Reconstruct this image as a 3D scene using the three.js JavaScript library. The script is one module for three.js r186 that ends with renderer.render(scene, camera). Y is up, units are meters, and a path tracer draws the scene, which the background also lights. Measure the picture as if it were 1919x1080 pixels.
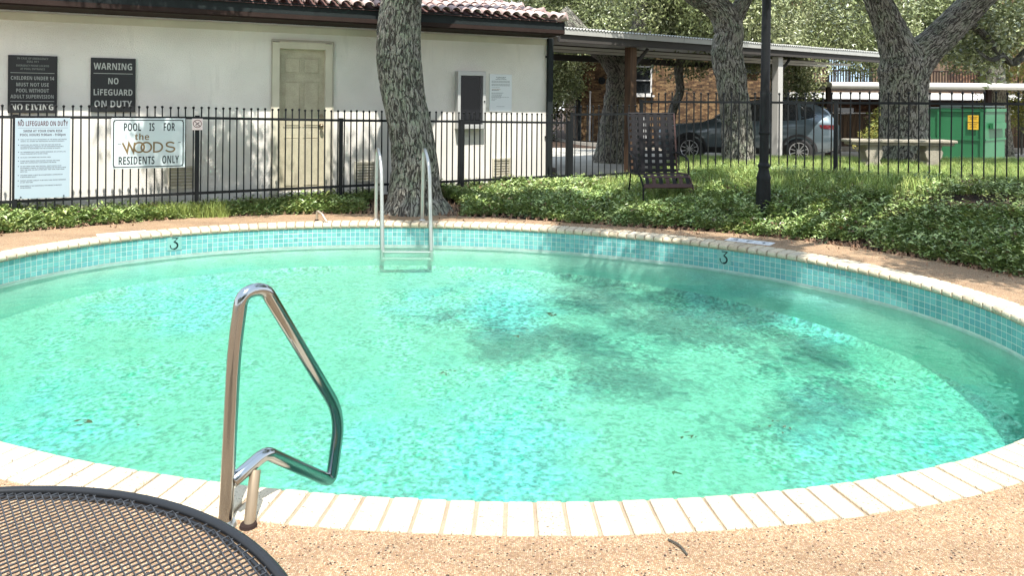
import * as THREE from 'three';
import { RoundedBoxGeometry } from 'three/addons/geometries/RoundedBoxGeometry.js';
import { mergeGeometries } from 'three/addons/utils/BufferGeometryUtils.js';

// ---------------------------------------------------------------- camera, sky, sun, exposure
const scene = new THREE.Scene();
const camera = new THREE.PerspectiveCamera(42.57, 1919 / 1080, 0.05, 400);
camera.position.set(0, 1.5, 0);
camera.rotation.set(0, 0, 0.009);
camera.setViewOffset(1919, 1080, -3, 345, 1919, 1080);     // a level camera with the lens shifted down
const SUN = new THREE.Vector3(0.2, 1.98, 0.98).normalize();  // direction towards the sun
{ // a bright, slightly hazy summer sky: air only, paler towards the horizon
  const w = 256, h = 128, d = new Float32Array(w * h * 4);
  for (let y = 0; y < h; y++) for (let x = 0; x < w; x++) { const e = Math.max(0, ((y + 0.5) / h - 0.5) * Math.PI), t = Math.pow(1 - Math.sin(e), 2.2), k = (y * w + x) * 4; d[k] = 0.62 + 0.42 * t; d[k + 1] = 0.78 + 0.28 * t; d[k + 2] = 1.0 + 0.06 * t; d[k + 3] = 1; }
  const t = new THREE.DataTexture(d, w, h, THREE.RGBAFormat, THREE.FloatType); t.mapping = THREE.EquirectangularReflectionMapping; t.magFilter = THREE.LinearFilter; t.needsUpdate = true; scene.background = t; scene.environment = t;
}
scene.backgroundIntensity = scene.environmentIntensity = 1.0;
const sun = new THREE.DirectionalLight(new THREE.Color(1, 0.965, 0.905), 5.0);
sun.name = 'sun';
sun.position.copy(SUN).multiplyScalar(60);
sun.castShadow = true;
sun.shadow.mapSize.set(4096, 4096);
Object.assign(sun.shadow.camera, { left: -30, right: 30, top: 30, bottom: -30, near: 1, far: 140 });
scene.add(sun, sun.target);
const renderer = new THREE.WebGLRenderer({ antialias: true });
renderer.toneMapping = THREE.LinearToneMapping;
renderer.toneMappingExposure = 2.12;
renderer.shadowMap.enabled = true;

// ---------------------------------------------------------------- helpers
const { PI, sin, cos, sqrt, abs, min, max, floor, pow, hypot, atan2 } = Math;
function rng(seed) { let a = seed >>> 0; return () => { a = (a + 0x6d2b79f5) | 0; let t = Math.imul(a ^ (a >>> 15), 1 | a); t = (t + Math.imul(t ^ (t >>> 7), 61 | t)) ^ t; return ((t ^ (t >>> 14)) >>> 0) / 4294967296; }; }
const lerp = (a, b, t) => a + (b - a) * t, clamp = (x, a = 0, b = 1) => min(b, max(a, x)), smooth = (a, b, x) => { const t = clamp((x - a) / (b - a)); return t * t * (3 - 2 * t); };
function hash(x, y, s) { let h = Math.imul(x, 374761393) ^ Math.imul(y, 668265263) ^ Math.imul(s, 1274126177); h = Math.imul(h ^ (h >>> 13), 1274126177); return ((h ^ (h >>> 16)) >>> 0) / 4294967296; }
// value noise on a lattice that repeats every px by py cells
function vnoise(x, y, px, py, s) {
  const x0 = floor(x), y0 = floor(y), fx = x - x0, fy = y - y0, u = fx * fx * (3 - 2 * fx), v = fy * fy * (3 - 2 * fy), m = (a, n) => ((a % n) + n) % n;
  const a = hash(m(x0, px), m(y0, py), s), b = hash(m(x0 + 1, px), m(y0, py), s), c = hash(m(x0, px), m(y0 + 1, py), s), d = hash(m(x0 + 1, px), m(y0 + 1, py), s);
  return lerp(lerp(a, b, u), lerp(c, d, u), v);
}
function fbm(x, y, px, py, s, oct = 4) { let v = 0, a = 0.5, t = 0; for (let k = 0; k < oct; k++) { v += a * vnoise(x, y, px, py, s + k); t += a; x *= 2; y *= 2; px *= 2; py *= 2; a *= 0.5; } return v / t; }
const BIG = 4096, n2 = (x, y, s = 1, oct = 3) => fbm(x + 900, y + 900, BIG, BIG, s, oct);   // free-running noise for shapes
function tex(w, h, fn, srgb = true) {
  const d = new Uint8Array(w * h * 4), c = [0, 0, 0];
  for (let y = 0; y < h; y++) for (let x = 0; x < w; x++) { fn(x / w, y / h, c); const k = (y * w + x) * 4; d[k] = clamp(c[0]) * 255; d[k + 1] = clamp(c[1]) * 255; d[k + 2] = clamp(c[2]) * 255; d[k + 3] = 255; }
  const t = new THREE.DataTexture(d, w, h, THREE.RGBAFormat);
  t.wrapS = t.wrapT = THREE.RepeatWrapping; t.magFilter = THREE.LinearFilter; t.minFilter = THREE.LinearMipmapLinearFilter; t.generateMipmaps = true;
  if (srgb) t.colorSpace = THREE.SRGBColorSpace;
  t.needsUpdate = true;
  return t;
}
const rep = (t, x, y = x) => { const c = t.clone(); c.repeat.set(x, y); c.needsUpdate = true; return c; };
const mix3 = (c, a, b, t) => { c[0] = lerp(a[0], b[0], t); c[1] = lerp(a[1], b[1], t); c[2] = lerp(a[2], b[2], t); };
const lin = (r, g, b) => new THREE.Color().setRGB(r, g, b);
function std(color, roughness = 0.8, extra = {}) { return new THREE.MeshStandardMaterial({ color: Array.isArray(color) ? lin(...color) : color, roughness, ...extra }); }
function phys(color, roughness, extra = {}) { return new THREE.MeshPhysicalMaterial({ color: Array.isArray(color) ? lin(...color) : color, roughness, ...extra }); }
const used = new Map();
function numbered(name) { const n = used.get(name) ?? 0; used.set(name, n + 1); return n ? name + '_' + String(n).padStart(3, '0') : name; }
function lit(o) { o.castShadow = o.receiveShadow = true; return o; }
function obj(name, geo, m, parent = scene) {
  const o = lit(new THREE.Mesh(Array.isArray(geo) ? merge(geo) : geo, m));
  o.name = parent === scene ? numbered(name) : name; parent.add(o); return o;
}
function merge(list) {
  list = list.map((g) => (g.index ? g.toNonIndexed() : g));
  for (const g of list) { if (!g.attributes.normal) g.computeVertexNormals(); if (!g.attributes.uv) g.setAttribute('uv', new THREE.BufferAttribute(new Float32Array(g.attributes.position.count * 2), 2)); for (const k of Object.keys(g.attributes)) if (!['position', 'normal', 'uv'].includes(k)) g.deleteAttribute(k); }
  return list.length === 1 ? list[0] : mergeGeometries(list);
}
function tag(o, label, category, group, kind) { if (label) o.userData.label = label; if (category) o.userData.category = category; if (group) o.userData.group = group; if (kind) o.userData.kind = kind; return o; }
function thing(name, label, category, [x, y, z] = [0, 0, 0], turn = 0, group) {
  const o = new THREE.Group(); o.name = numbered(name); o.position.set(x, y, z); o.rotation.y = turn; scene.add(o); return tag(o, label, category, group);
}
const struct = (name, geo, m) => tag(obj(name, geo, m), null, null, null, 'structure');
function bx(w, h, d, x = 0, y = 0, z = 0, ry = 0, rx = 0, rz = 0) { const g = new THREE.BoxGeometry(w, h, d); if (rx) g.rotateX(rx); if (rz) g.rotateZ(rz); if (ry) g.rotateY(ry); return boxUV(g.translate(x, y, z)); }
function rbx(w, h, d, r, x = 0, y = 0, z = 0, ry = 0) { const g = new RoundedBoxGeometry(w, h, d, 2, r); if (ry) g.rotateY(ry); return boxUV(g.translate(x, y, z)); }
function boxUV(g, s = 1) {     // texture coordinates in metres, by the way each face points
  const p = g.attributes.position, n = g.attributes.normal, uv = new Float32Array(p.count * 2);
  for (let i = 0; i < p.count; i++) { const ax = abs(n.getX(i)), ay = abs(n.getY(i)), az = abs(n.getZ(i)); const a = ay > ax && ay > az ? [p.getX(i), p.getZ(i)] : ax > az ? [p.getZ(i), p.getY(i)] : [p.getX(i), p.getY(i)]; uv[2 * i] = a[0] * s; uv[2 * i + 1] = a[1] * s; }
  g.setAttribute('uv', new THREE.BufferAttribute(uv, 2)); return g;
}
function cyl(r0, r1, h, x = 0, y = 0, z = 0, seg = 16, rx = 0, rz = 0) { const g = new THREE.CylinderGeometry(r1, r0, h, seg); if (rx) g.rotateX(rx); if (rz) g.rotateZ(rz); return g.translate(x, y, z); }
const V = (x, y, z) => new THREE.Vector3(x, y, z), W = (x, y, Z) => new THREE.Vector3(x, y, -Z);   // W: Z counts metres ahead of the camera
// a tube through points; corners are rounded by the radius bend
function bentTube(pts, r, bend = 0.06, seg = 14, closed = false) {
  const path = new THREE.CurvePath();
  let prev = pts[0].clone();
  for (let i = 1; i < pts.length; i++) {
    if (i === pts.length - 1) { path.add(new THREE.LineCurve3(prev, pts[i].clone())); break; }
    const a = pts[i].clone().sub(prev), b = pts[i + 1].clone().sub(pts[i]), k = Array.isArray(bend) ? bend[i] : bend, t = min(k, a.length() * 0.95, b.length() * 0.48);
    const p0 = pts[i].clone().addScaledVector(a.normalize(), -t), p1 = pts[i].clone().addScaledVector(b.normalize(), t);
    path.add(new THREE.LineCurve3(prev, p0)); path.add(new THREE.QuadraticBezierCurve3(p0, pts[i].clone(), p1)); prev = p1;
  }
  const samples = [];
  for (const c of path.curves) { const n = c.isLineCurve3 ? 2 : 10; for (let k = samples.length ? 1 : 0; k <= n; k++) samples.push(c.getPoint(k / n)); }
  const curve = { pts: samples };
  return sweep(samples, () => r, seg, true);
}
// sweep a ring along points; radius(t, angle, i) may vary
function sweep(pts, radius, seg = 12, caps = false, uvScale = 1) {
  const N = pts.length, pos = [], uv = [], idx = [], T = new THREE.Vector3(), A = new THREE.Vector3(), B = new THREE.Vector3();
  const t0 = pts[1].clone().sub(pts[0]).normalize(); A.set(abs(t0.y) > 0.9 ? 1 : 0, abs(t0.y) > 0.9 ? 0 : 1, 0); A.addScaledVector(t0, -A.dot(t0)).normalize();
  let run = 0;
  for (let i = 0; i < N; i++) {
    T.copy(pts[min(N - 1, i + 1)]).sub(pts[max(0, i - 1)]).normalize(); A.addScaledVector(T, -A.dot(T)).normalize(); B.crossVectors(T, A);
    if (i) run += pts[i].distanceTo(pts[i - 1]);
    const r0 = radius(i / (N - 1), 0, i, run);
    for (let k = 0; k <= seg; k++) { const a = (k % seg) / seg * 2 * PI, r = radius(i / (N - 1), a, i, run); pos.push(pts[i].x + r * (cos(a) * A.x + sin(a) * B.x), pts[i].y + r * (cos(a) * A.y + sin(a) * B.y), pts[i].z + r * (cos(a) * A.z + sin(a) * B.z)); uv.push(k / seg * 2 * PI * 0.3 * uvScale, run * uvScale); }
  }
  for (let i = 0; i < N - 1; i++) for (let k = 0; k < seg; k++) { const a = i * (seg + 1) + k, b = a + 1, c = a + seg + 1, d = c + 1; idx.push(a, b, c, b, d, c); }
  if (caps) for (const [i, f] of [[0, 1], [N - 1, 0]]) { const c = pos.length / 3; pos.push(pts[i].x, pts[i].y, pts[i].z); uv.push(0, 0); for (let k = 0; k < seg; k++) { const a = i * (seg + 1) + k; f ? idx.push(c, a + 1, a) : idx.push(c, a, a + 1); } }
  const g = new THREE.BufferGeometry(); g.setAttribute('position', new THREE.Float32BufferAttribute(pos, 3)); g.setAttribute('uv', new THREE.Float32BufferAttribute(uv, 2)); g.setIndex(idx); g.computeVertexNormals();
  const n = g.attributes.normal;                                     // weld the seam's normals
  for (let i = 0; i < N; i++) { const a = i * (seg + 1), b = a + seg, x = n.getX(a) + n.getX(b), y = n.getY(a) + n.getY(b), z = n.getZ(a) + n.getZ(b), l = hypot(x, y, z) || 1; n.setXYZ(a, x / l, y / l, z / l); n.setXYZ(b, x / l, y / l, z / l); }
  return g;
}
const rod = (a, b, r, seg = 8) => sweep([a, b], () => r, seg, true);
function extrude(shapePts, depth, bevel = 0, holes = []) {
  const s = new THREE.Shape(shapePts.map((p) => new THREE.Vector2(...p))); for (const h of holes) s.holes.push(new THREE.Path(h.map((p) => new THREE.Vector2(...p))));
  return boxUV(new THREE.ExtrudeGeometry(s, { depth, bevelEnabled: bevel > 0, bevelSize: bevel, bevelThickness: bevel, bevelSegments: 2, curveSegments: 8 }));
}
function canvasMat(w, h, draw, rough = 0.55) {
  const c = document.createElement('canvas'); c.width = w; c.height = h; const g = c.getContext('2d'); draw(g, w, h);
  const t = new THREE.CanvasTexture(c); t.colorSpace = THREE.SRGBColorSpace; return std(0xffffff, rough, { map: t });
}
function panel(w, h) { const g = new THREE.PlaneGeometry(w, h); return g; }     // a printed face
const Q = new THREE.Quaternion(), EU = new THREE.Euler(), M4 = new THREE.Matrix4(), SC = new THREE.Vector3(), PO = new THREE.Vector3(), CO = new THREE.Color();
function instances(name, geo, m, list, parent, kind = 'stuff') {      // list of [x, y, z, rx, ry, rz, scale, r, g, b]
  const o = lit(new THREE.InstancedMesh(geo, m, list.length)); o.name = parent === scene ? numbered(name) : name; o.userData.kind = kind;
  list.forEach((a, i) => { o.setMatrixAt(i, M4.compose(PO.set(a[0], a[1], a[2]), Q.setFromEuler(EU.set(a[3], a[4], a[5], 'YXZ')), typeof a[6] === 'number' ? SC.setScalar(a[6]) : SC.set(...a[6]))); o.setColorAt(i, CO.setRGB(a[7], a[8], a[9])); });
  parent.add(o); return o;
}

// ---------------------------------------------------------------- shared surface textures
const T = {};
T.grain = tex(512, 512, (u, v, c) => { const a = fbm(u * 96, v * 96, 96, 96, 3, 3), b = fbm(u * 8, v * 8, 8, 8, 9, 4); c[0] = c[1] = c[2] = 0.86 + 0.12 * (a - 0.5) + 0.16 * (b - 0.5); });
T.grainBump = tex(512, 512, (u, v, c) => { c[0] = c[1] = c[2] = fbm(u * 128, v * 128, 128, 128, 5, 3); }, false);
T.stain = tex(512, 512, (u, v, c) => { const b = fbm(u * 6, v * 6, 6, 6, 41, 5), s = fbm(u * 60, v * 5, 60, 5, 44, 3); const k = 0.93 + 0.1 * (b - 0.5) - 0.035 * smooth(0.6, 0.85, s) * smooth(0.45, 0.7, b); c[0] = k; c[1] = k * 0.995; c[2] = k * 0.985; });
{ // exposed aggregate deck: small rounded stones of many tans with dark ones between, 1.5 m a side
  const C = 150, stone = [[0.84, 0.70, 0.54], [0.80, 0.65, 0.49], [0.87, 0.76, 0.61], [0.76, 0.60, 0.45], [0.90, 0.80, 0.66], [0.70, 0.56, 0.43], [0.83, 0.68, 0.56]];
  const cell = (u, v) => { const x = u * C, y = v * C, x0 = floor(x), y0 = floor(y); let d1 = 9, d2 = 9, id = 0; for (let j = -1; j <= 1; j++) for (let i = -1; i <= 1; i++) { const a = ((x0 + i) % C + C) % C, b = ((y0 + j) % C + C) % C, px = x0 + i + 0.15 + 0.7 * hash(a, b, 71), py = y0 + j + 0.15 + 0.7 * hash(a, b, 72), d = hypot(px - x, py - y); if (d < d1) { d2 = d1; d1 = d; id = a * 7919 + b; } else if (d < d2) d2 = d; } return [d1, d2 - d1, id]; };
  const memo = new Map();
  T.aggregate = tex(1024, 1024, (u, v, c) => {
    const [d, e, id] = cell(u, v), h = hash(id, 3, 77), k = stone[floor(hash(id, 5, 78) * stone.length)], dark = h < 0.022, big = fbm(u * 5, v * 5, 5, 5, 23, 4), s = (0.94 + 0.12 * hash(id, 9, 79)) * (0.94 + 0.22 * (big - 0.5));
    const m = smooth(0.02, 0.16, e), base = dark ? [0.26, 0.2, 0.16] : k;
    c[0] = lerp(0.70, base[0], m) * s; c[1] = lerp(0.53, base[1], m) * s; c[2] = lerp(0.38, base[2], m) * s;
  });
  T.aggregateBump = tex(1024, 1024, (u, v, c) => { const [d, e] = cell(u, v); c[0] = c[1] = c[2] = smooth(0, 0.3, e) * (1 - 0.4 * d); }, false);
}
T.speck = tex(512, 512, (u, v, c) => { const a = fbm(u * 150, v * 150, 150, 150, 61, 2), b = fbm(u * 10, v * 10, 10, 10, 62, 4); const k = 0.94 + 0.1 * (b - 0.5) - 0.42 * smooth(0.73, 0.8, a); c[0] = k; c[1] = k * (0.985 - 0.02 * b); c[2] = k * (0.95 - 0.06 * b); });
const fissure = (u, v, nu, nv, s) => { const w = fbm(u * nu * 0.5, v * nv, nu * 0.5, nv, s + 9, 2) - 0.5, n = fbm(u * nu + w * 1.6, v * nv + w * 1.2, nu, nv, s, 3); return abs(n - 0.5) * 2; };   // 0 in the cracks between bark plates
T.bark = tex(1024, 1024, (u, v, c) => { const e = fissure(u, v, 40, 12, 33), k = smooth(0.02, 0.20, e), f = fbm(u * 110, v * 60, 110, 60, 35, 3), l = fbm(u * 7, v * 6, 7, 6, 36, 3); mix3(c, [0.24, 0.22, 0.20], [0.62, 0.605, 0.57], k * (0.45 + 0.85 * f)); const t = smooth(0.5, 0.7, l) * 0.22; c[0] *= 1 - 0.2 * t; c[2] *= 1 - 0.2 * t; });
T.barkBump = tex(1024, 1024, (u, v, c) => { c[0] = c[1] = c[2] = 0.75 * smooth(0.0, 0.3, fissure(u, v, 40, 12, 33)) + 0.25 * fbm(u * 110, v * 60, 110, 60, 35, 3); }, false);
T.soil = tex(512, 512, (u, v, c) => { const a = fbm(u * 40, v * 40, 40, 40, 51, 4), b = fbm(u * 120, v * 60, 120, 60, 52, 2); mix3(c, [0.14, 0.10, 0.075], [0.46, 0.35, 0.25], smooth(0.3, 0.75, 0.6 * a + 0.4 * b)); });
T.concrete = tex(512, 512, (u, v, c) => { const a = fbm(u * 7, v * 7, 7, 7, 81, 5), b = fbm(u * 130, v * 130, 130, 130, 82, 2), k = 0.80 + 0.25 * (a - 0.5) + 0.12 * (b - 0.5); c[0] = k; c[1] = k * 0.985; c[2] = k * 0.95; });
T.wood = tex(256, 512, (u, v, c) => { const a = fbm(u * 30, v * 4, 30, 4, 91, 4), k = 0.7 + 0.5 * (a - 0.5); c[0] = k; c[1] = k * 0.93; c[2] = k * 0.84; });
T.masonry = tex(512, 512, (u, v, c) => { const row = floor(v * 40), a = hash(floor(u * 16 + (row % 2) * 0.5), row, 95), b = fbm(u * 6, v * 6, 6, 6, 96, 4), f = fbm(u * 64, v * 120, 64, 120, 97, 2); const k = 0.55 + 0.5 * (a - 0.5) * 0.7 + 0.3 * (b - 0.5) + 0.35 * (f - 0.5); c[0] = k * 1.0; c[1] = k * (0.80 + 0.1 * a); c[2] = k * (0.60 + 0.12 * a); });

// ---------------------------------------------------------------- the pool: an oval basin (Z counts metres ahead of the camera)
const POOL = { x: -0.64, Z: 5.98, a: 4.334, b: 3.099, th: -0.245 };
const WATER_Y = -0.27, cT = cos(POOL.th), sT = sin(POOL.th);
function oval(t, off = 0) {                                   // point on the oval, moved off metres outwards: [x, Z, nx, nZ]
  let nx = cos(t) / POOL.a, nz = sin(t) / POOL.b; const l = hypot(nx, nz); nx /= l; nz /= l;
  const x = POOL.a * cos(t) + nx * off, z = POOL.b * sin(t) + nz * off;
  return [POOL.x + x * cT - z * sT, POOL.Z + x * sT + z * cT, nx * cT - nz * sT, nx * sT + nz * cT];
}
function ovalArc(off, n) {                                    // n angles at equal steps of length along the oval
  const S = 4000, len = [0]; for (let i = 1; i <= S; i++) { const a = oval(i / S * 2 * PI, off), b = oval((i - 1) / S * 2 * PI, off); len.push(len[i - 1] + hypot(a[0] - b[0], a[1] - b[1])); }
  const out = []; let j = 0; for (let k = 0; k < n; k++) { const want = k / n * len[S]; while (len[j + 1] < want) j++; out.push((j + (want - len[j]) / (len[j + 1] - len[j])) / S * 2 * PI); }
  return { t: out, length: len[S] };
}
function ring(off0, y0, off1, y1, seg = 240, uvs = 1) {       // a band between two ovals
  const pos = [], uv = [], idx = []; let run = 0, last = null;
  for (let k = 0; k <= seg; k++) { const t = k / seg * 2 * PI, a = oval(t, off0), b = oval(t, off1); if (last) run += hypot(a[0] - last[0], a[1] - last[1]); last = a; pos.push(a[0], y0, -a[1], b[0], y1, -b[1]); uv.push(run * uvs, 0, run * uvs, hypot(off1 - off0, y1 - y0) * uvs); }
  for (let k = 0; k < seg; k++) { const a = 2 * k; idx.push(a, a + 1, a + 2, a + 1, a + 3, a + 2); }
  const g = new THREE.BufferGeometry(); g.setAttribute('position', new THREE.Float32BufferAttribute(pos, 3)); g.setAttribute('uv', new THREE.Float32BufferAttribute(uv, 2)); g.setIndex(idx); g.computeVertexNormals(); return g;
}
const floorDepth = (x, Z) => WATER_Y - 0.30 - 0.26 * smooth(9.2, 3.5, Z) - 0.05 * smooth(0, 4, x);

// pool floor: plaster with stains and painted ripple light, laid as rings so that it meets the wall
T.plaster = tex(1024, 1024, (u, v, c) => {      // pebbled plaster, 3 m a side: aqua ground, ripple light painted in as pale and dark grains, algae stains
  const big = fbm(u * 5, v * 5, 5, 5, 101, 5), blu = fbm(u * 3, v * 3, 3, 3, 105, 3), mid = fbm(u * 44, v * 44, 44, 44, 102, 3), pebRipple = fbm(u * 120, v * 120, 120, 120, 103, 2);
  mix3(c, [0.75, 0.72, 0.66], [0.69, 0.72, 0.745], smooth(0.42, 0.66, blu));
  const k = 0.92 + 0.16 * (big - 0.5) + 0.2 * (mid - 0.5) + (0.28 + 0.6 * smooth(0.40, 0.62, big)) * (pebRipple - 0.5), g = smooth(0.60, 0.8, mid) * smooth(0.45, 0.65, big) * 0.4;
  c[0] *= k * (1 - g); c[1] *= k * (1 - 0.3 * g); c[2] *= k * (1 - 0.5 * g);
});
T.pebbleRipple = tex(1024, 1024, (u, v, c) => { c[0] = c[1] = c[2] = fbm(u * 120, v * 120, 120, 120, 103, 2); }, false);  // relief matching the grains that carry the painted ripple light
const plasterMat = std(0xffffff, 0.9, { map: rep(T.plaster, 0.33), bumpMap: rep(T.pebbleRipple, 0.33), bumpScale: 0.02 });
{
  const pos = [], uv = [], idx = [], R = 40, S = 160;
  for (let i = 0; i <= R; i++) for (let k = 0; k <= S; k++) { const f = i / R, o = oval(k / S * 2 * PI, 0.03), x = lerp(POOL.x, o[0], f), Z = lerp(POOL.Z, o[1], f), y = floorDepth(x, Z) + 0.05 * smooth(0.985, 1, f); pos.push(x, y, -Z); uv.push(x, Z); }
  for (let i = 0; i < R; i++) for (let k = 0; k < S; k++) { const a = i * (S + 1) + k, b = a + S + 1; idx.push(a, b, a + 1, a + 1, b, b + 1); }
  const g = new THREE.BufferGeometry(); g.setAttribute('position', new THREE.Float32BufferAttribute(pos, 3)); g.setAttribute('uv', new THREE.Float32BufferAttribute(uv, 2)); g.setIndex(idx); g.computeVertexNormals();
  if (g.attributes.normal.getY(0) < 0) { for (let i = 0; i < idx.length; i += 3) [idx[i], idx[i + 1]] = [idx[i + 1], idx[i]]; g.setIndex(idx); g.computeVertexNormals(); }
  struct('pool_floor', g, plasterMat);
}
const wallPlaster = std([0.50, 0.68, 0.57], 0.9, { map: rep(T.grain, 0.7) });
const poolWall = struct('pool_wall', ring(0.032, -1.3, 0.032, -0.045), wallPlaster);

// water-line tiles: four rows of small squares round the basin on a pale grout bed
const groutMat = std([0.56, 0.68, 0.62], 0.9, { map: rep(T.grain, 2) });
const tileBand = struct('tile_band', ring(0.0175, -0.30, 0.0175, -0.046), groutMat);
{
  const tones = [[0.11, 0.31, 0.30], [0.125, 0.345, 0.335], [0.15, 0.37, 0.345], [0.12, 0.32, 0.33], [0.16, 0.39, 0.375]].map((c) => phys(c, 0.22, { clearcoat: 0.4, clearcoatRoughness: 0.2 }));
  const N = 416, { t, length } = ovalArc(0.02, N), w = length / N, geo = rbx(w - 0.006, 0.048, 0.010, 0.0025), r = rng(11), far = tones.map(() => []);
  const spots = [];
  for (let k = 0; k < N; k++) for (let row = 0; row < 4; row++) { const o = oval(t[k], 0.020), y = -0.076 - row * 0.054; spots.push({ o, y, k, row, tone: floor(r() * 5), tilt: (r() - 0.5) * 0.03, d: hypot(o[0], o[1]), seen: o[1] * o[3] + o[0] * o[2] > 0 && o[1] > 2 }); }
  const markers = [[-3.79, 8.36], [2.22, 7.88]];               // where the two depth tiles sit
  const free = spots.filter((s) => !(s.row < 3 && markers.some(([x, Z]) => hypot(s.o[0] - x, s.o[1] - Z) < 0.088)));
  const inView = free.filter((s) => s.seen && abs(s.o[0] / s.o[1]) < 0.72).sort((a, b) => a.d - b.d);
  const chosen = new Set(inView.slice(0, 300));
  for (const s of free) {
    const [x, Z, nx, nZ] = s.o, ry = atan2(-nx, nZ);
    if (chosen.has(s)) { const m = obj('tile', geo, tones[s.tone], tileBand); m.position.set(x, s.y, -Z); m.rotation.set(s.tilt, ry, 0, 'YXZ'); }
    else far[s.tone].push(geo.clone().rotateX(s.tilt).rotateY(ry).translate(x, s.y, -Z));
  }
  const list = far.flat(); const groups = []; let at = 0;
  const g = merge(far.map((l) => merge(l)).flat());
  far.forEach((l, i) => { const c = l.reduce((a, q) => a + (q.index ? q.index.count : q.attributes.position.count), 0); g.addGroup(at, c, i); at += c; });
  const m = obj('far_tiles', g, tones, tileBand); m.userData.kind = 'stuff'; m.userData.label = 'small teal square tiles beyond the ones told apart';
  const three = canvasMat(256, 256, (c, W_, H_) => { c.fillStyle = '#78a39c'; c.fillRect(0, 0, W_, H_); c.strokeStyle = '#0d1a1d'; c.fillStyle = '#0d1a1d'; c.lineCap = 'butt'; c.lineJoin = 'miter'; c.lineWidth = 18; c.beginPath(); c.moveTo(78, 24); c.lineTo(186, 24); c.lineTo(112, 102); c.stroke(); c.lineWidth = 32; c.beginPath(); c.arc(118, 168, 64, -1.45, 1.7); c.stroke(); c.lineWidth = 15; c.beginPath(); c.arc(118, 168, 68, 1.6, 3.2); c.stroke(); c.beginPath(); c.arc(52, 162, 12, 0, 7); c.fill(); }, 0.25);
  markers.forEach(([mx, mZ], i) => {
    let best = 0, bd = 9; for (let k = 0; k < 4000; k++) { const o = oval(k / 4000 * 2 * PI, 0.02), d = hypot(o[0] - mx, o[1] - mZ); if (d < bd) { bd = d; best = k / 4000 * 2 * PI; } }
    const [x, Z, nx, nZ] = oval(best, 0.018), ry = atan2(-nx, nZ);
    const p = thing('depth_tile', i ? 'pool wall tile with a black 3 under the shaded deck by the lamp post' : 'pool wall tile with a black 3 on the sunlit stretch facing the signs', 'depth marker', [x, -0.13, -Z], ry, 'depth numbers on the pool wall');
    obj('tile_body', rbx(0.158, 0.158, 0.012, 0.003), tones[4], p); const f = obj('printed_number', panel(0.15, 0.15).translate(0, 0, 0.0075), three, p);
  });
}

// coping: cream bull-nosed bricks side by side on a mortar bed
const mortarMat = std([0.46, 0.35, 0.245], 0.95, { map: rep(T.grain, 3), bumpMap: rep(T.grainBump, 4), bumpScale: 0.004 });
const coping = struct('coping', merge([ring(0.006, -0.003, 0.228, -0.003), ring(0.006, -0.048, 0.006, -0.003), ring(0.032, -0.048, 0.006, -0.048), ring(0.228, -0.003, 0.228, -0.06)]), mortarMat);
{
  const N = 222, { t, length } = ovalArc(0.11, N), w = length / N, r = rng(21), variants = [];
  for (let q = 0; q < 5; q++) {                                // profile across the brick, rounded at the water's side, swept along its width
    const prof = [[0.115, 0.004], [0.113, 0.010], [-0.075, 0.011]]; for (let k = 0; k <= 8; k++) { const a = PI / 2 + k / 8 * PI; prof.push([-0.085 + 0.034 * cos(a), -0.021 + 0.032 * sin(a)]); } prof.push([-0.07, -0.053], [0.115, -0.053]);
    const ww = (w - 0.010 - 0.003 * q * 0.5) / 2, pos = [], idx = [], uv = [], rr = rng(30 + q), inner = 0.955;
    const stations = [[-ww, 0.90], [-ww + 0.005, 1], [ww - 0.005, 1], [ww, 0.90]];
    stations.forEach(([x, k]) => prof.forEach(([z, y]) => { const zz = z < 0 ? z + (1 - k) * 0.06 : z - (1 - k) * 0.03; pos.push(x * lerp(0.965, 1.0, (z + 0.12) / 0.235) , y > 0 ? y - (1 - k) * 0.045 + (rr() - 0.5) * 0.0015 : y, zz); uv.push(x + q * 0.37, z + q * 0.21 + y); }));
    const P = prof.length; for (let s = 0; s < 3; s++) for (let k = 0; k < P; k++) { const a = s * P + k, b = s * P + (k + 1) % P, c = a + P, d = b + P; idx.push(a, b, c, b, d, c); }
    for (const s of [0, 3]) for (let k = 1; k < P - 1; k++) s ? idx.push(s * P, s * P + k, s * P + k + 1) : idx.push(0, k + 1, k);
    const g = new THREE.BufferGeometry(); g.setAttribute('position', new THREE.Float32BufferAttribute(pos, 3)); g.setAttribute('uv', new THREE.Float32BufferAttribute(uv, 2)); g.setIndex(idx); g.computeVertexNormals(); variants.push(g);
  }
  const mats = [[0.60, 0.53, 0.43], [0.64, 0.575, 0.475], [0.55, 0.48, 0.385], [0.62, 0.545, 0.44], [0.58, 0.53, 0.45], [0.50, 0.43, 0.34]].map((c) => std(c, 0.85, { map: rep(T.speck, 1.3), bumpMap: rep(T.grainBump, 2), bumpScale: 0.003 }));
  for (let k = 0; k < N; k++) { const [x, Z, nx, nZ] = oval(t[k], 0.116), b = obj('coping_brick', variants[floor(r() * 5)], mats[floor(r() * 6)], coping); b.position.set(x, -0.001 + (r() - 0.5) * 0.003, -Z); b.rotation.set((r() - 0.5) * 0.012, atan2(nx, -nZ) + (r() - 0.5) * 0.012, (r() - 0.5) * 0.012, 'YXZ'); }
}

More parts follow.
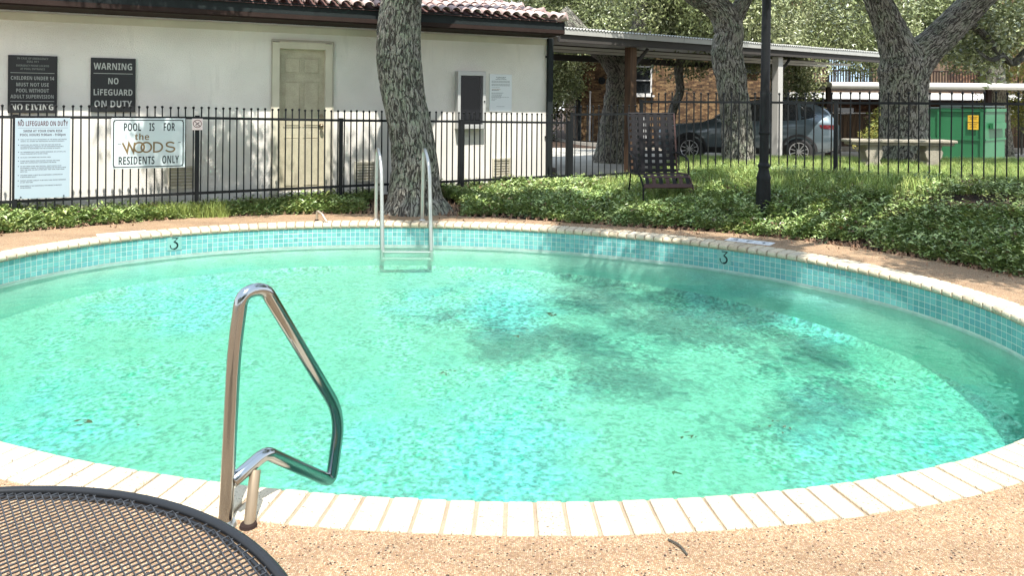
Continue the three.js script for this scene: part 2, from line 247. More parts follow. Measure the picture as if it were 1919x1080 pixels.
// deck edge, as the bed meets it, from the building's end round to the open side
const EDGE = [[-9.5, 4.2], [-8.4, 5.6], [-7.0, 7.1], [-5.73, 8.26], [-5.13, 8.72], [-4.11, 9.5], [-2.95, 9.85], [-1.45, 9.98], [-0.23, 9.74], [0.6, 9.42], [1.45, 9.12], [2.1, 8.9], [2.76, 8.6], [3.58, 7.95], [4.06, 7.32], [4.5, 6.67], [4.95, 5.75], [5.4, 4.7], [5.9, 3.4], [6.6, 2.0], [7.5, 0.5]];
const edgeCurve = new THREE.CatmullRomCurve3(EDGE.map(([x, Z]) => V(x, 0, Z))), edgePts = edgeCurve.getSpacedPoints(200).map((p, i) => { const j = (n2(i * 0.45, 3, 8, 3) - 0.5) * 0.09; const dx = p.x - POOL.x, dz = p.z - POOL.Z, l = hypot(dx, dz); return [p.x + dx / l * j, p.z + dz / l * j]; });
const deckMat = std(0xffffff, 0.92, { map: rep(T.aggregate, 1.05), bumpMap: rep(T.aggregateBump, 1.05), bumpScale: 0.003 }); deckMat.color = lin(0.60, 0.605, 0.60);
{
  const s = new THREE.Shape([...edgePts, [14, 0.5], [14, -9], [-14, -9], [-14, 4.2]].map(([x, Z]) => new THREE.Vector2(x, Z)));
  const hole = []; for (let k = 0; k < 220; k++) { const o = oval(-k / 220 * 2 * PI, 0.231); hole.push(new THREE.Vector2(o[0], o[1])); } s.holes.push(new THREE.Path(hole));
  const g = new THREE.ExtrudeGeometry(s, { depth: 0.09, bevelEnabled: false }); g.rotateX(-PI / 2); g.translate(0, -0.09, 0); boxUV(g); struct('pool_deck', g, deckMat);
}
// depth markers set in the deck: flat white tiles with worn dark lettering
{
  const face = canvasMat(384, 160, (c, w, h) => { c.fillStyle = '#cfd0d2'; c.fillRect(0, 0, w, h); c.strokeStyle = '#8d9096'; c.lineWidth = 5; for (const x of [128, 256]) { c.beginPath(); c.moveTo(x, 0); c.lineTo(x, h); c.stroke(); } c.fillStyle = '#2c2f3a'; c.font = 'bold 120px sans-serif'; c.textAlign = 'center'; c.textBaseline = 'middle'; '3FT'.split('').forEach((l, i) => c.fillText(l, 64 + 128 * i, 84)); }, 0.5);
  for (const [x, Z, ry, label] of [[2.62, 8.18, -0.62, 'white deck tile marker with dark lettering in the dappled shade'], [-4.38, 8.32, 0.60, 'white deck tile marker with dark lettering in full sun']]) {
    const p = thing('deck_marker', label, 'depth marker', [x, 0, -Z], ry); obj('marker_tile', rbx(0.50, 0.014, 0.20, 0.003, 0, -0.003, 0), std([0.6, 0.6, 0.6], 0.6), p); obj('printed_text', panel(0.48, 0.185).rotateX(-PI / 2).translate(0, 0.0048, 0), face, p);
  }
}

// ---------------------------------------------------------------- ground behind the deck: bed, lawn, then level yard
function edgeAt(x, Z) { let bd = 1e9, inside = false; for (let i = 0; i < edgePts.length - 1; i++) { const [ax, az] = edgePts[i], [bxx, bz] = edgePts[i + 1], t = clamp(((x - ax) * (bxx - ax) + (Z - az) * (bz - az)) / ((bxx - ax) ** 2 + (bz - az) ** 2)), d = hypot(x - ax - t * (bxx - ax), Z - az - t * (bz - az)); if (d < bd) { bd = d; inside = (bxx - ax) * (Z - az) - (bz - az) * (x - ax) < 0; } } return inside ? -bd : bd; }
function ground(x, Z, d = edgeAt(x, Z)) {
  const top = lerp(0.16, 0.46, smooth(1.2, 3.6, x));
  const back = 1 - smooth(14.3, 16.2, Z + 0.0 * x) * smooth(0.9, 1.6, x), gap = 1 - smooth(12.9, 14.2, Z) * smooth(0.6, 1.0, x) * (1 - smooth(2.6, 3.4, x));
  const yard = smooth(24.8, 25.0, Z) * 0.12;
  return top * smooth(-0.1, 2.1, d) * min(back, gap) + yard - 0.012 + 0.03 * (n2(x * 1.3, Z * 1.3, 15) - 0.5) * smooth(0, 0.6, d) * (1 - smooth(15, 17, Z));
}
const soilMat = std(0xffffff, 1, { map: rep(T.soil, 0.7), bumpMap: rep(T.grainBump, 1), bumpScale: 0.02 }); soilMat.color = lin(0.55, 0.5, 0.45);
{
  const D = [-0.06, 0, 0.06, 0.15, 0.3, 0.5, 0.75, 1, 1.3, 1.6, 1.9, 2.2, 2.6, 3, 3.5, 4, 4.5, 5, 5.5, 6, 6.5, 7, 7.5, 8, 9, 10, 11.5, 13, 15, 17, 18, 18.6, 19.2, 20, 22, 26, 34, 50, 90, 160], pos = [], uv = [], idx = [], C = D.length;
  edgePts.forEach(([ex, eZ], i) => { const dx = ex - POOL.x, dz = eZ - POOL.Z, l = hypot(dx, dz); D.forEach((d) => { const x = ex + dx / l * d, Z = eZ + dz / l * d; pos.push(x, d <= 0 ? -0.03 : ground(x, Z), -Z); uv.push(x, Z); }); if (i) for (let k = 0; k < C - 1; k++) { const a = (i - 1) * C + k, b = i * C + k; idx.push(a, a + 1, b, a + 1, b + 1, b); } });
  const g = new THREE.BufferGeometry(); g.setAttribute('position', new THREE.Float32BufferAttribute(pos, 3)); g.setAttribute('uv', new THREE.Float32BufferAttribute(uv, 2)); g.setIndex(idx); g.computeVertexNormals();
  if (g.attributes.normal.getY(C * 60 + 8) < 0) { for (let i = 0; i < idx.length; i += 3) [idx[i], idx[i + 1]] = [idx[i + 1], idx[i]]; g.setIndex(idx); g.computeVertexNormals(); }
  struct('ground', g, soilMat);
}
// concrete parking yard with a kerb and planting strip before the brick flats
{
  const park = std(0xffffff, 0.9, { map: rep(T.concrete, 0.25), bumpMap: rep(T.grainBump, 1), bumpScale: 0.004 }); park.color = lin(0.62, 0.60, 0.56);
  const g = new THREE.ShapeGeometry(new THREE.Shape([[0.9, 14.1], [3.2, 16.3], [60, 16.3], [60, 24.6], [7, 24.6], [3.6, 25.0], [2.2, 26.5], [1.6, 30], [1.2, 60], [-30, 60], [-30, 20], [-9, 20]].map(([x, Z]) => new THREE.Vector2(x, Z)))); g.rotateX(-PI / 2); g.translate(0, 0.02, 0);
  struct('parking_yard', g, park);
  const kerbPts = [W(60, 0.12, 24.55), W(7, 0.12, 24.55), W(3.6, 0.12, 24.95), W(2.2, 0.12, 26.4), W(1.6, 0.12, 30), W(1.2, 0.12, 55)];
  const kc = new THREE.CatmullRomCurve3(kerbPts, false, 'catmullrom', 0.2).getPoints(60), kg = []; for (let i = 0; i < 60; i++) { const a = kc[i], b = kc[i + 1], l = a.distanceTo(b); kg.push(bx(l + 0.02, 0.26, 0.16, 0, 0, 0).rotateY(-atan2(b.z - a.z, b.x - a.x)).translate((a.x + b.x) / 2, 0.05, (a.z + b.z) / 2)); }
  struct('kerb', kg, std([0.45, 0.42, 0.38], 0.9, { map: rep(T.concrete, 0.8) }));
}

// ---------------------------------------------------------------- the water: a rippled sheet over the basin
T.ripple = tex(1024, 1024, (u, v, c) => {
  const w = fbm(u * 6, v * 6, 6, 6, 111, 3) * 1.2, a = fbm(u * 18 + w, v * 24 + w, 18, 24, 112, 2), b = fbm(u * 52 + w * 2, v * 60 - w, 52, 60, 113, 2), calm = 0.35 + 0.65 * smooth(0.35, 0.62, fbm(u * 3, v * 3, 3, 3, 115, 3));
  c[0] = c[1] = c[2] = 0.5 + 0.55 * (a - 0.5) + 0.42 * (b - 0.5) * calm;
}, false);
{
  const pos = [], uv = [], idx = [], R = 30, S = 160; pos.push(POOL.x, WATER_Y, -POOL.Z); uv.push(POOL.x, POOL.Z);
  for (let i = 1; i <= R; i++) for (let k = 0; k < S; k++) { const o = oval(k / S * 2 * PI, 0.014), f = i / R, x = lerp(POOL.x, o[0], f), Z = lerp(POOL.Z, o[1], f); pos.push(x, WATER_Y, -Z); uv.push(x, Z); }
  for (let k = 0; k < S; k++) { idx.push(0, 1 + k, 1 + (k + 1) % S); for (let i = 1; i < R; i++) { const a = 1 + (i - 1) * S + k, b = 1 + (i - 1) * S + (k + 1) % S; idx.push(a, a + S, b, b, a + S, b + S); } }
  const top = pos.length / 3;                                   // side and underside close the body of water
  const g = new THREE.BufferGeometry(); g.setAttribute('position', new THREE.Float32BufferAttribute(pos, 3)); g.setAttribute('uv', new THREE.Float32BufferAttribute(uv, 2)); g.setIndex(idx); g.computeVertexNormals();
  if (g.attributes.normal.getY(0) < 0) { for (let i = 0; i < idx.length; i += 3) [idx[i], idx[i + 1]] = [idx[i + 1], idx[i]]; g.setIndex(idx); g.computeVertexNormals(); }
  const water = phys([1, 1, 1], 0.02, { transmission: 1, thickness: 0.5, ior: 1.333, transparent: true, opacity: 0.34, attenuationColor: lin(0.30, 0.82, 0.69), attenuationDistance: 1.3, bumpMap: rep(T.ripple, 0.42), bumpScale: 0.04 });
  struct('pool_water', g, water);
}

// ---------------------------------------------------------------- the pool house: stucco wall, deep eave, clay tile roof. Local x runs along the wall (0 at its far corner), z points out to the pool
const HOUSE = { x: 0.61, Z: 12.53, turn: 0.4423 };
const house = thing('pool_house', 'cream stucco pool house with clay tile roof and dark deep eave', 'building', [HOUSE.x, 0, -HOUSE.Z], HOUSE.turn);
const stucco = std(0xffffff, 0.95, { map: rep(T.stain, 0.35), bumpMap: rep(T.grainBump, 1.6), bumpScale: 0.006 }); stucco.color = lin(0.82, 0.785, 0.72);
const trimMat = std([0.62, 0.58, 0.46], 0.8, { map: rep(T.stain, 0.8) }), darkTrim = phys([0.016, 0.021, 0.021], 0.7, { specularIntensity: 0.4, map: rep(T.grain, 1) }), brownTrim = phys([0.03, 0.017, 0.013], 0.8, { specularIntensity: 0.4, map: rep(T.grain, 1) });
{
  const L = 12, H = 2.62, D = 6;
  const hole = [[-4.50, 0.2], [-4.50, 2.37], [-3.66, 2.37], [-3.66, 0.2]];
  const front = extrude([[-L, -0.3], [-0.05, -0.3], [-0.05, H], [-L, H]], 0.2, 0, [hole]).translate(0, 0, -0.2);
  obj('wall', [front, bx(0.2, H + 0.3, D - 0.2, -0.15, H / 2 - 0.15, -0.2 - (D - 0.2) / 2), bx(0.2, H + 0.3, D - 0.2, -L + 0.1, H / 2 - 0.15, -0.2 - (D - 0.2) / 2), bx(L - 0.4, H + 0.3, 0.2, -L / 2, H / 2 - 0.15, -D + 0.1)], stucco, house);
  obj('frieze_board', bx(L - 0.05, 0.10, 0.02, -L / 2 - 0.025, 2.545, 0.012), trimMat, house);
  // door: frame, slab with six raised panels, knob and lock
  obj('door_frame', [bx(0.10, 2.19, 0.24, -4.455, 1.265, -0.09), bx(0.10, 2.19, 0.24, -3.705, 1.265, -0.09), bx(0.65, 0.10, 0.236, -4.08, 2.32, -0.09)], trimMat, house);
  obj('door_casing', [bx(0.012, 2.2, 0.012, -4.516, 1.28, 0.03), bx(0.012, 2.2, 0.012, -3.644, 1.28, 0.03), bx(0.884, 0.014, 0.012, -4.08, 2.39, 0.03)], std([0.36, 0.33, 0.26], 0.8), house);
  const doorMat = std([0.52, 0.47, 0.33], 0.6, { map: rep(T.grain, 1) });
  const door = obj('door', bx(0.65, 2.06, 0.04, -4.08, 1.24, -0.08), doorMat, house);
  for (const [y, h] of [[2.03, 0.2], [1.47, 0.62], [0.62, 0.68]]) for (const x of [-4.215, -3.945]) obj('door_panel', [rbx(0.2, h, 0.012, 0.004, x, y, -0.056), bx(0.014, h + 0.05, 0.01, x - 0.118, y, -0.057), bx(0.014, h + 0.05, 0.01, x + 0.118, y, -0.057), bx(0.22, 0.014, 0.01, x, y + h / 2 + 0.02, -0.057), bx(0.22, 0.014, 0.01, x, y - h / 2 - 0.02, -0.057)], doorMat, door);
  const brass = std([0.25, 0.2, 0.14], 0.35, { metalness: 1 });
  obj('door_knob', [new THREE.SphereGeometry(0.03, 14, 10).translate(-3.80, 1.15, 0.0), cyl(0.032, 0.032, 0.02, -3.80, 1.15, -0.052, 14, PI / 2), cyl(0.01, 0.01, 0.06, -3.80, 1.15, -0.03, 10, PI / 2)], brass, door);
  obj('door_lock', cyl(0.028, 0.028, 0.03, -3.80, 1.30, -0.047, 14, PI / 2), brass, door);
  // eave: soffit boards, fascia, second board under it, gutter line
  const E = L + 0.4, EX = -0.07 - E / 2;
  obj('soffit', bx(E, 0.03, 0.60, EX, 2.635, 0.302), brownTrim, house);
  obj('fascia', bx(E, 0.15, 0.035, EX, 2.775, 0.60), darkTrim, house);
  obj('fascia_strip', bx(E, 0.06, 0.045, EX, 2.668, 0.605), brownTrim, house);
  obj('end_fascia', bx(0.035, 0.2, 6.4, -0.065, 2.75, -2.62), darkTrim, house);
  // downpipe at the corner, louvred vents and outlet boxes low on the wall
  obj('downpipe', [rbx(0.10, 2.36, 0.07, 0.012, -0.03, 1.43, 0.055), bx(0.13, 0.03, 0.02, -0.03, 2.3, 0.02), bx(0.13, 0.03, 0.02, -0.03, 0.95, 0.02)], darkTrim, house);
  for (const x of [-5.68, -3.15, -0.89]) { const v = obj('wall_vent', [bx(0.32, 0.022, 0.03, x, 0.60, 0.014), bx(0.32, 0.022, 0.03, x, 0.32, 0.014), bx(0.022, 0.26, 0.03, x - 0.15, 0.46, 0.014), bx(0.022, 0.26, 0.03, x + 0.15, 0.46, 0.014)], trimMat, house); for (let k = 0; k < 6; k++) obj('louvre', bx(0.27, 0.03, 0.008, x, 0.355 + k * 0.042, 0.016, 0, 0.6), trimMat, v); }
  // roof: hipped, decked, then barrel tiles course by course
  const pitch = 0.36, eaveZ = 0.67, eaveY = 2.855, hipX = -0.06, pan = std([0.16, 0.075, 0.06], 0.85, { map: rep(T.grain, 1.5) });
  const deckPts = [[-L - 0.5, eaveZ], [hipX, eaveZ], [hipX - 3.6, eaveZ - 3.6], [-L - 0.5, eaveZ - 3.6]], dp = deckPts.map(([x, z]) => [x, eaveY - 0.03 + (eaveZ - 0.02 - z) * pitch, z - 0.02]);
  const hp = [[hipX - 0.02, dp[1][1], eaveZ - 0.02], [hipX - 0.02, dp[1][1], eaveZ - 7.2], [hipX - 3.6, dp[2][1], eaveZ - 3.62]];
  const rg = new THREE.BufferGeometry(); rg.setAttribute('position', new THREE.Float32BufferAttribute([...dp[0], ...dp[1], ...dp[2], ...dp[0], ...dp[2], ...dp[3], ...hp[0], ...hp[1], ...hp[2]], 3)); rg.computeVertexNormals();
  const roof = obj('roof', rg, pan, house);
  const tones = [[0.50, 0.37, 0.33], [0.43, 0.30, 0.27], [0.56, 0.44, 0.40], [0.37, 0.25, 0.23], [0.60, 0.50, 0.46]].map((c) => std(c, 0.85, { map: rep(T.grain, 2) }));
  const tileGeo = (() => { const pos = [], idx = [], uv = [], S = 7, len = 0.36; for (let s = 0; s < 2; s++) for (let lay = 0; lay < 2; lay++) for (let k = 0; k <= S; k++) { const a = k / S * PI, r = (s ? 0.060 : 0.074) - lay * 0.012; pos.push(cos(a) * r, sin(a) * r * 0.95 + (s ? 0.012 : 0.03), s ? -len : 0); uv.push(k / S * 0.2, s * len); }
    const at = (s, l, k) => (s * 2 + l) * (S + 1) + k; for (let k = 0; k < S; k++) { idx.push(at(0, 0, k), at(0, 0, k + 1), at(1, 0, k), at(0, 0, k + 1), at(1, 0, k + 1), at(1, 0, k)); idx.push(at(0, 1, k), at(1, 1, k), at(0, 1, k + 1), at(0, 1, k + 1), at(1, 1, k), at(1, 1, k + 1)); idx.push(at(0, 0, k), at(0, 1, k), at(0, 0, k + 1), at(0, 1, k), at(0, 1, k + 1), at(0, 0, k + 1)); }
    const g = new THREE.BufferGeometry(); g.setAttribute('position', new THREE.Float32BufferAttribute(pos, 3)); g.setAttribute('uv', new THREE.Float32BufferAttribute(uv, 2)); g.setIndex(idx); g.computeVertexNormals(); return g.rotateX(Math.atan(pitch)); })();
  const r = rng(41), spots = []; const step = 0.165, rise = 0.27;
  for (let row = 0; row < 11; row++) for (let k = 0; k < 84; k++) { const x = hipX - 0.08 - k * step, z = eaveZ - row * rise * 0.94; if (x > hipX - (eaveZ - z) - 0.05 || x < -L - 0.4) continue; spots.push([x, eaveY + (eaveZ - z) * pitch - 0.01, z, floor(r() * 5), (r() - 0.5) * 0.03, row]); }
  const score = (s) => s[5] * 1.0 + abs(s[0] + 2.4) * 1.6; spots.sort((a, b) => score(a) - score(b));
  const rest = [];
  spots.forEach((s, i) => { if (i < 300) { const t = obj('roof_tile', tileGeo, tones[s[3]], roof); t.position.set(s[0], s[1], s[2]); t.rotation.set((r() - 0.5) * 0.03, s[4], 0); } else rest.push(tileGeo.clone().rotateY(s[4]).translate(s[0], s[1], s[2])); });
  const f = obj('far_roof_tiles', merge(rest), tones[0], roof); f.userData.kind = 'stuff'; f.userData.label = 'clay roof tiles further along the slope';
  const hip = []; for (let k = 0; k < 13; k++) { const q = k * 0.28; const h = new THREE.CylinderGeometry(0.075, 0.09, 0.34, 8, 1, true, 0, PI); h.rotateZ(PI / 2); h.rotateX(PI / 2); obj('ridge_tile', new THREE.CylinderGeometry(0.07, 0.09, 0.36, 9).rotateX(PI / 2 - 0.25).rotateY(PI / 4).translate(hipX - 0.12 - q * 0.94, eaveY + 0.02 + q * pitch * 0.94, eaveZ - 0.12 - q * 0.94), tones[k % 5], roof); }
}
// things fixed to the house wall: positions along the wall s, height y
const onWall = (s, y, off = 0) => { const c = cos(HOUSE.turn), n = sin(HOUSE.turn); return [HOUSE.x + s * c + off * n, y, -HOUSE.Z - s * n + off * c]; };
{
  const worn = (c, w, h, seed) => { const r = rng(seed); c.fillStyle = 'rgba(20,22,20,0.8)'; for (let k = 0; k < 260; k++) c.fillRect(r() * w, r() * h, 2 + r() * 9, 1 + r() * 3); };
  const ink = '#8a8c86';
  const line = (c, t, y, px, w, W_) => { c.font = 'bold ' + px + 'px sans-serif'; c.textAlign = 'center'; c.textBaseline = 'middle'; const m = c.measureText(t).width; c.save(); c.translate(W_ / 2, y); c.scale(w / m, 1); c.fillText(t, 0, 0); c.restore(); };
  const s1 = canvasMat(512, 700, (c, w, h) => { c.fillStyle = '#0e1011'; c.fillRect(0, 0, w, h); c.fillStyle = '#6c706a'; line(c, 'IN CASE OF EMERGENCY', 34, 34, 330, w); line(c, 'DIAL 911', 72, 34, 130, w); line(c, 'EMERGENCY PHONE LOCATED', 122, 34, 350, w); line(c, 'AT POOL ENTRANCE', 162, 34, 260, w); c.fillStyle = ink; c.fillRect(24, 208, w - 48, 7); line(c, 'CHILDREN UNDER 14', 275, 62, 460, w); line(c, 'MUST NOT USE', 355, 62, 350, w); line(c, 'POOL WITHOUT', 428, 62, 350, w); line(c, 'ADULT SUPERVISION', 502, 62, 460, w); c.fillRect(24, 556, w - 48, 7); line(c, 'NO DIVING', 630, 104, 460, w); worn(c, w, 560, 5); });
  const s2 = canvasMat(512, 700, (c, w, h) => { c.fillStyle = '#0e1011'; c.fillRect(0, 0, w, h); c.fillStyle = '#a3a49d'; line(c, 'WARNING', 108, 120, 450, w); c.fillRect(30, 196, w - 60, 7); line(c, 'NO', 298, 112, 130, w); line(c, 'LiFEGUARD', 445, 112, 460, w); line(c, 'ON DUTY', 595, 118, 440, w); worn(c, w, h, 9); });
  for (const [s, y, w, h, m, label] of [[-7.40, 1.694, 0.525, 0.725, s1, 'worn black board about children and no diving on the cream wall'], [-6.505, 1.70, 0.52, 0.71, s2, 'black warning board reading no lifeguard on duty on the cream wall']]) {
    const p = thing('warning_board', label, 'sign', onWall(s, y, 0.018), HOUSE.turn); obj('board', rbx(w, h, 0.03, 0.004), std([0.008, 0.009, 0.009], 0.8), p); obj('printed_text', panel(w - 0.006, h - 0.006).translate(0, 0, 0.0165), m, p);
  }
  // glazed notice case, dark behind its pane
  const p = thing('notice_case', 'grey metal notice case with dark glass on the pool house wall', 'notice case', onWall(-1.47, 1.555, 0.0), HOUSE.turn), grey = std([0.42, 0.42, 0.40], 0.5, { metalness: 0.3 });
  obj('case_back', bx(0.44, 0.88, 0.02, 0, 0, 0.012), std([0.012, 0.012, 0.014], 0.9), p);
  obj('case_frame', [rbx(0.05, 0.92, 0.13, 0.006, -0.215, 0, 0.067), rbx(0.05, 0.92, 0.13, 0.006, 0.215, 0, 0.067), rbx(0.385, 0.07, 0.128, 0.006, 0, 0.425, 0.067), rbx(0.385, 0.07, 0.128, 0.006, 0, -0.425, 0.067)], grey, p);
  obj('case_pane', panel(0.39, 0.79).translate(0, 0, 0.118), phys([0.5, 0.52, 0.55], 0.03, { transmission: 1, thickness: 0, specularIntensity: 0.35 }), p);
  obj('case_lock', cyl(0.012, 0.012, 0.012, 0.215, -0.02, 0.138, 10, PI / 2), darkTrim, p);
  const paper = canvasMat(384, 576, (c, w, h) => { c.fillStyle = '#d2d5d6'; c.fillRect(0, 0, w, h); const r = rng(77); c.fillStyle = '#555a5e'; const row = (y, x, n, px) => { let q = x; while (q < x + n) { const l = 8 + r() * 26; c.fillRect(q, y, min(l, x + n - q), px); q += l + 6; } }; row(40, 110, 170, 9); row(58, 130, 130, 5); row(72, 100, 190, 8); for (const [y, n] of [[100, 320], [112, 316], [124, 320], [150, 322], [162, 322], [174, 318], [204, 150], [286, 210], [298, 190], [340, 170], [352, 300], [364, 160], [384, 90], [404, 60]]) row(y, 32, n, 5); c.fillStyle = '#8a5a2c'; row(232, 36, 150, 7); c.fillStyle = '#30353a'; row(246, 36, 120, 7); row(318, 34, 180, 7); row(500, 120, 140, 4); }, 0.7);
  const n = thing('paper_notice', 'white printed notice sheet beside the dark notice case', 'notice', onWall(-0.915, 1.68, 0.006), HOUSE.turn); obj('sheet', rbx(0.40, 0.61, 0.008, 0.002), std([0.7, 0.7, 0.68], 0.7), n); obj('printed_text', panel(0.394, 0.604).translate(0, 0, 0.0055), paper, n);
}

// ---------------------------------------------------------------- iron fences: rails, posts, one mesh for each picket
const iron = phys([0.008, 0.009, 0.010], 0.55, { specularIntensity: 0.45 }), ironLit = iron;
const picketGeo = new Map();
function picketOf(h) { const k = h.toFixed(2); if (!picketGeo.has(k)) picketGeo.set(k, merge([bx(0.016, h, 0.016, 0, h / 2, 0), cyl(0.011, 0.018, 0.022, 0, h + 0.008, 0, 8), cyl(0.018, 0.004, 0.012, 0, h + 0.025, 0, 8)])); return picketGeo.get(k); }
function fence(label, path, step, group) {                // path of [x, Z, baseY, topY]; one thing
  const f = thing('iron_fence', label, 'fence', [path[0][0], 0, -path[0][1]], 0, group), O = V(path[0][0], 0, -path[0][1]);
  for (let i = 0; i < path.length - 1; i++) {
    const [ax, aZ, ab, at] = path[i], [cx, cZ, cb, ct] = path[i + 1], L = hypot(cx - ax, cZ - aZ), turn = atan2(cZ - aZ, cx - ax), n = Math.round(L / step);
    for (const k of [0, 1]) { const y0 = k ? ab + 0.11 : at - 0.145, y1 = k ? cb + 0.11 : ct - 0.145, p = V(ax, y0, -aZ).sub(O), q = V(cx, y1, -cZ).sub(O), d = q.clone().sub(p); const g = bx(d.length(), 0.034, 0.03); g.rotateZ(Math.asin((y1 - y0) / d.length())); g.rotateY(turn); obj('rail', g.translate((p.x + q.x) / 2, (y0 + y1) / 2, (p.z + q.z) / 2), iron, f); }
    for (let k = 0; k < n; k++) { const t = (k + 0.5) / n, x = lerp(ax, cx, t), Z = lerp(aZ, cZ, t), b = lerp(ab, cb, t), h = lerp(at, ct, t) - b - 0.03, m = obj('picket', picketOf(h), iron, f); m.position.set(x - O.x, b, -Z - O.z); m.rotation.set(0, turn, (hash(k, i, 3) - 0.5) * 0.012); }
    for (const [px, pZ, pb, pt] of i === path.length - 2 ? [path[i], path[i + 1]] : [path[i]]) { const h = pt - 0.125 - pb + 0.15, o = obj('post', merge([rbx(0.052, h, 0.052, 0.004, 0, h / 2, 0), rbx(0.06, 0.012, 0.06, 0.003, 0, h + 0.006, 0)]), iron, f); o.position.set(px - O.x, pb - 0.15, -pZ - O.z); o.rotation.y = turn; }
  }
  return f;
}
const FOFF = 0.55, alongFence = (s) => { const q = onWall(s, 0, FOFF); return [q[0], -q[2]]; };
const leftRun = [[-10.5, 0.17, 1.44], [-7.5 - 0.0, 0.17, 1.435], [-5.506, 0.185, 1.425], [-3.634, 0.20, 1.39], [-1.813, 0.21, 1.37], [0.06, 0.23, 1.345]].map(([s, b, t]) => [...alongFence(s), b, t]);
fence('low black iron fence in front of the pool house wall', leftRun, 0.0905);
fence('short black iron fence across the gap by the house corner', [[...alongFence(0.12), 0.2, 1.48], [2.02, 11.98, 0.3, 1.50]], 0.095);
fence('tall black iron fence on the grass bank before the parked car', [[2.06, 11.93, 0.36, 1.70], [4.45, 10.22, 0.44, 1.70], [6.62, 8.75, 0.46, 1.70], [8.9, 7.2, 0.46, 1.70]], 0.118);

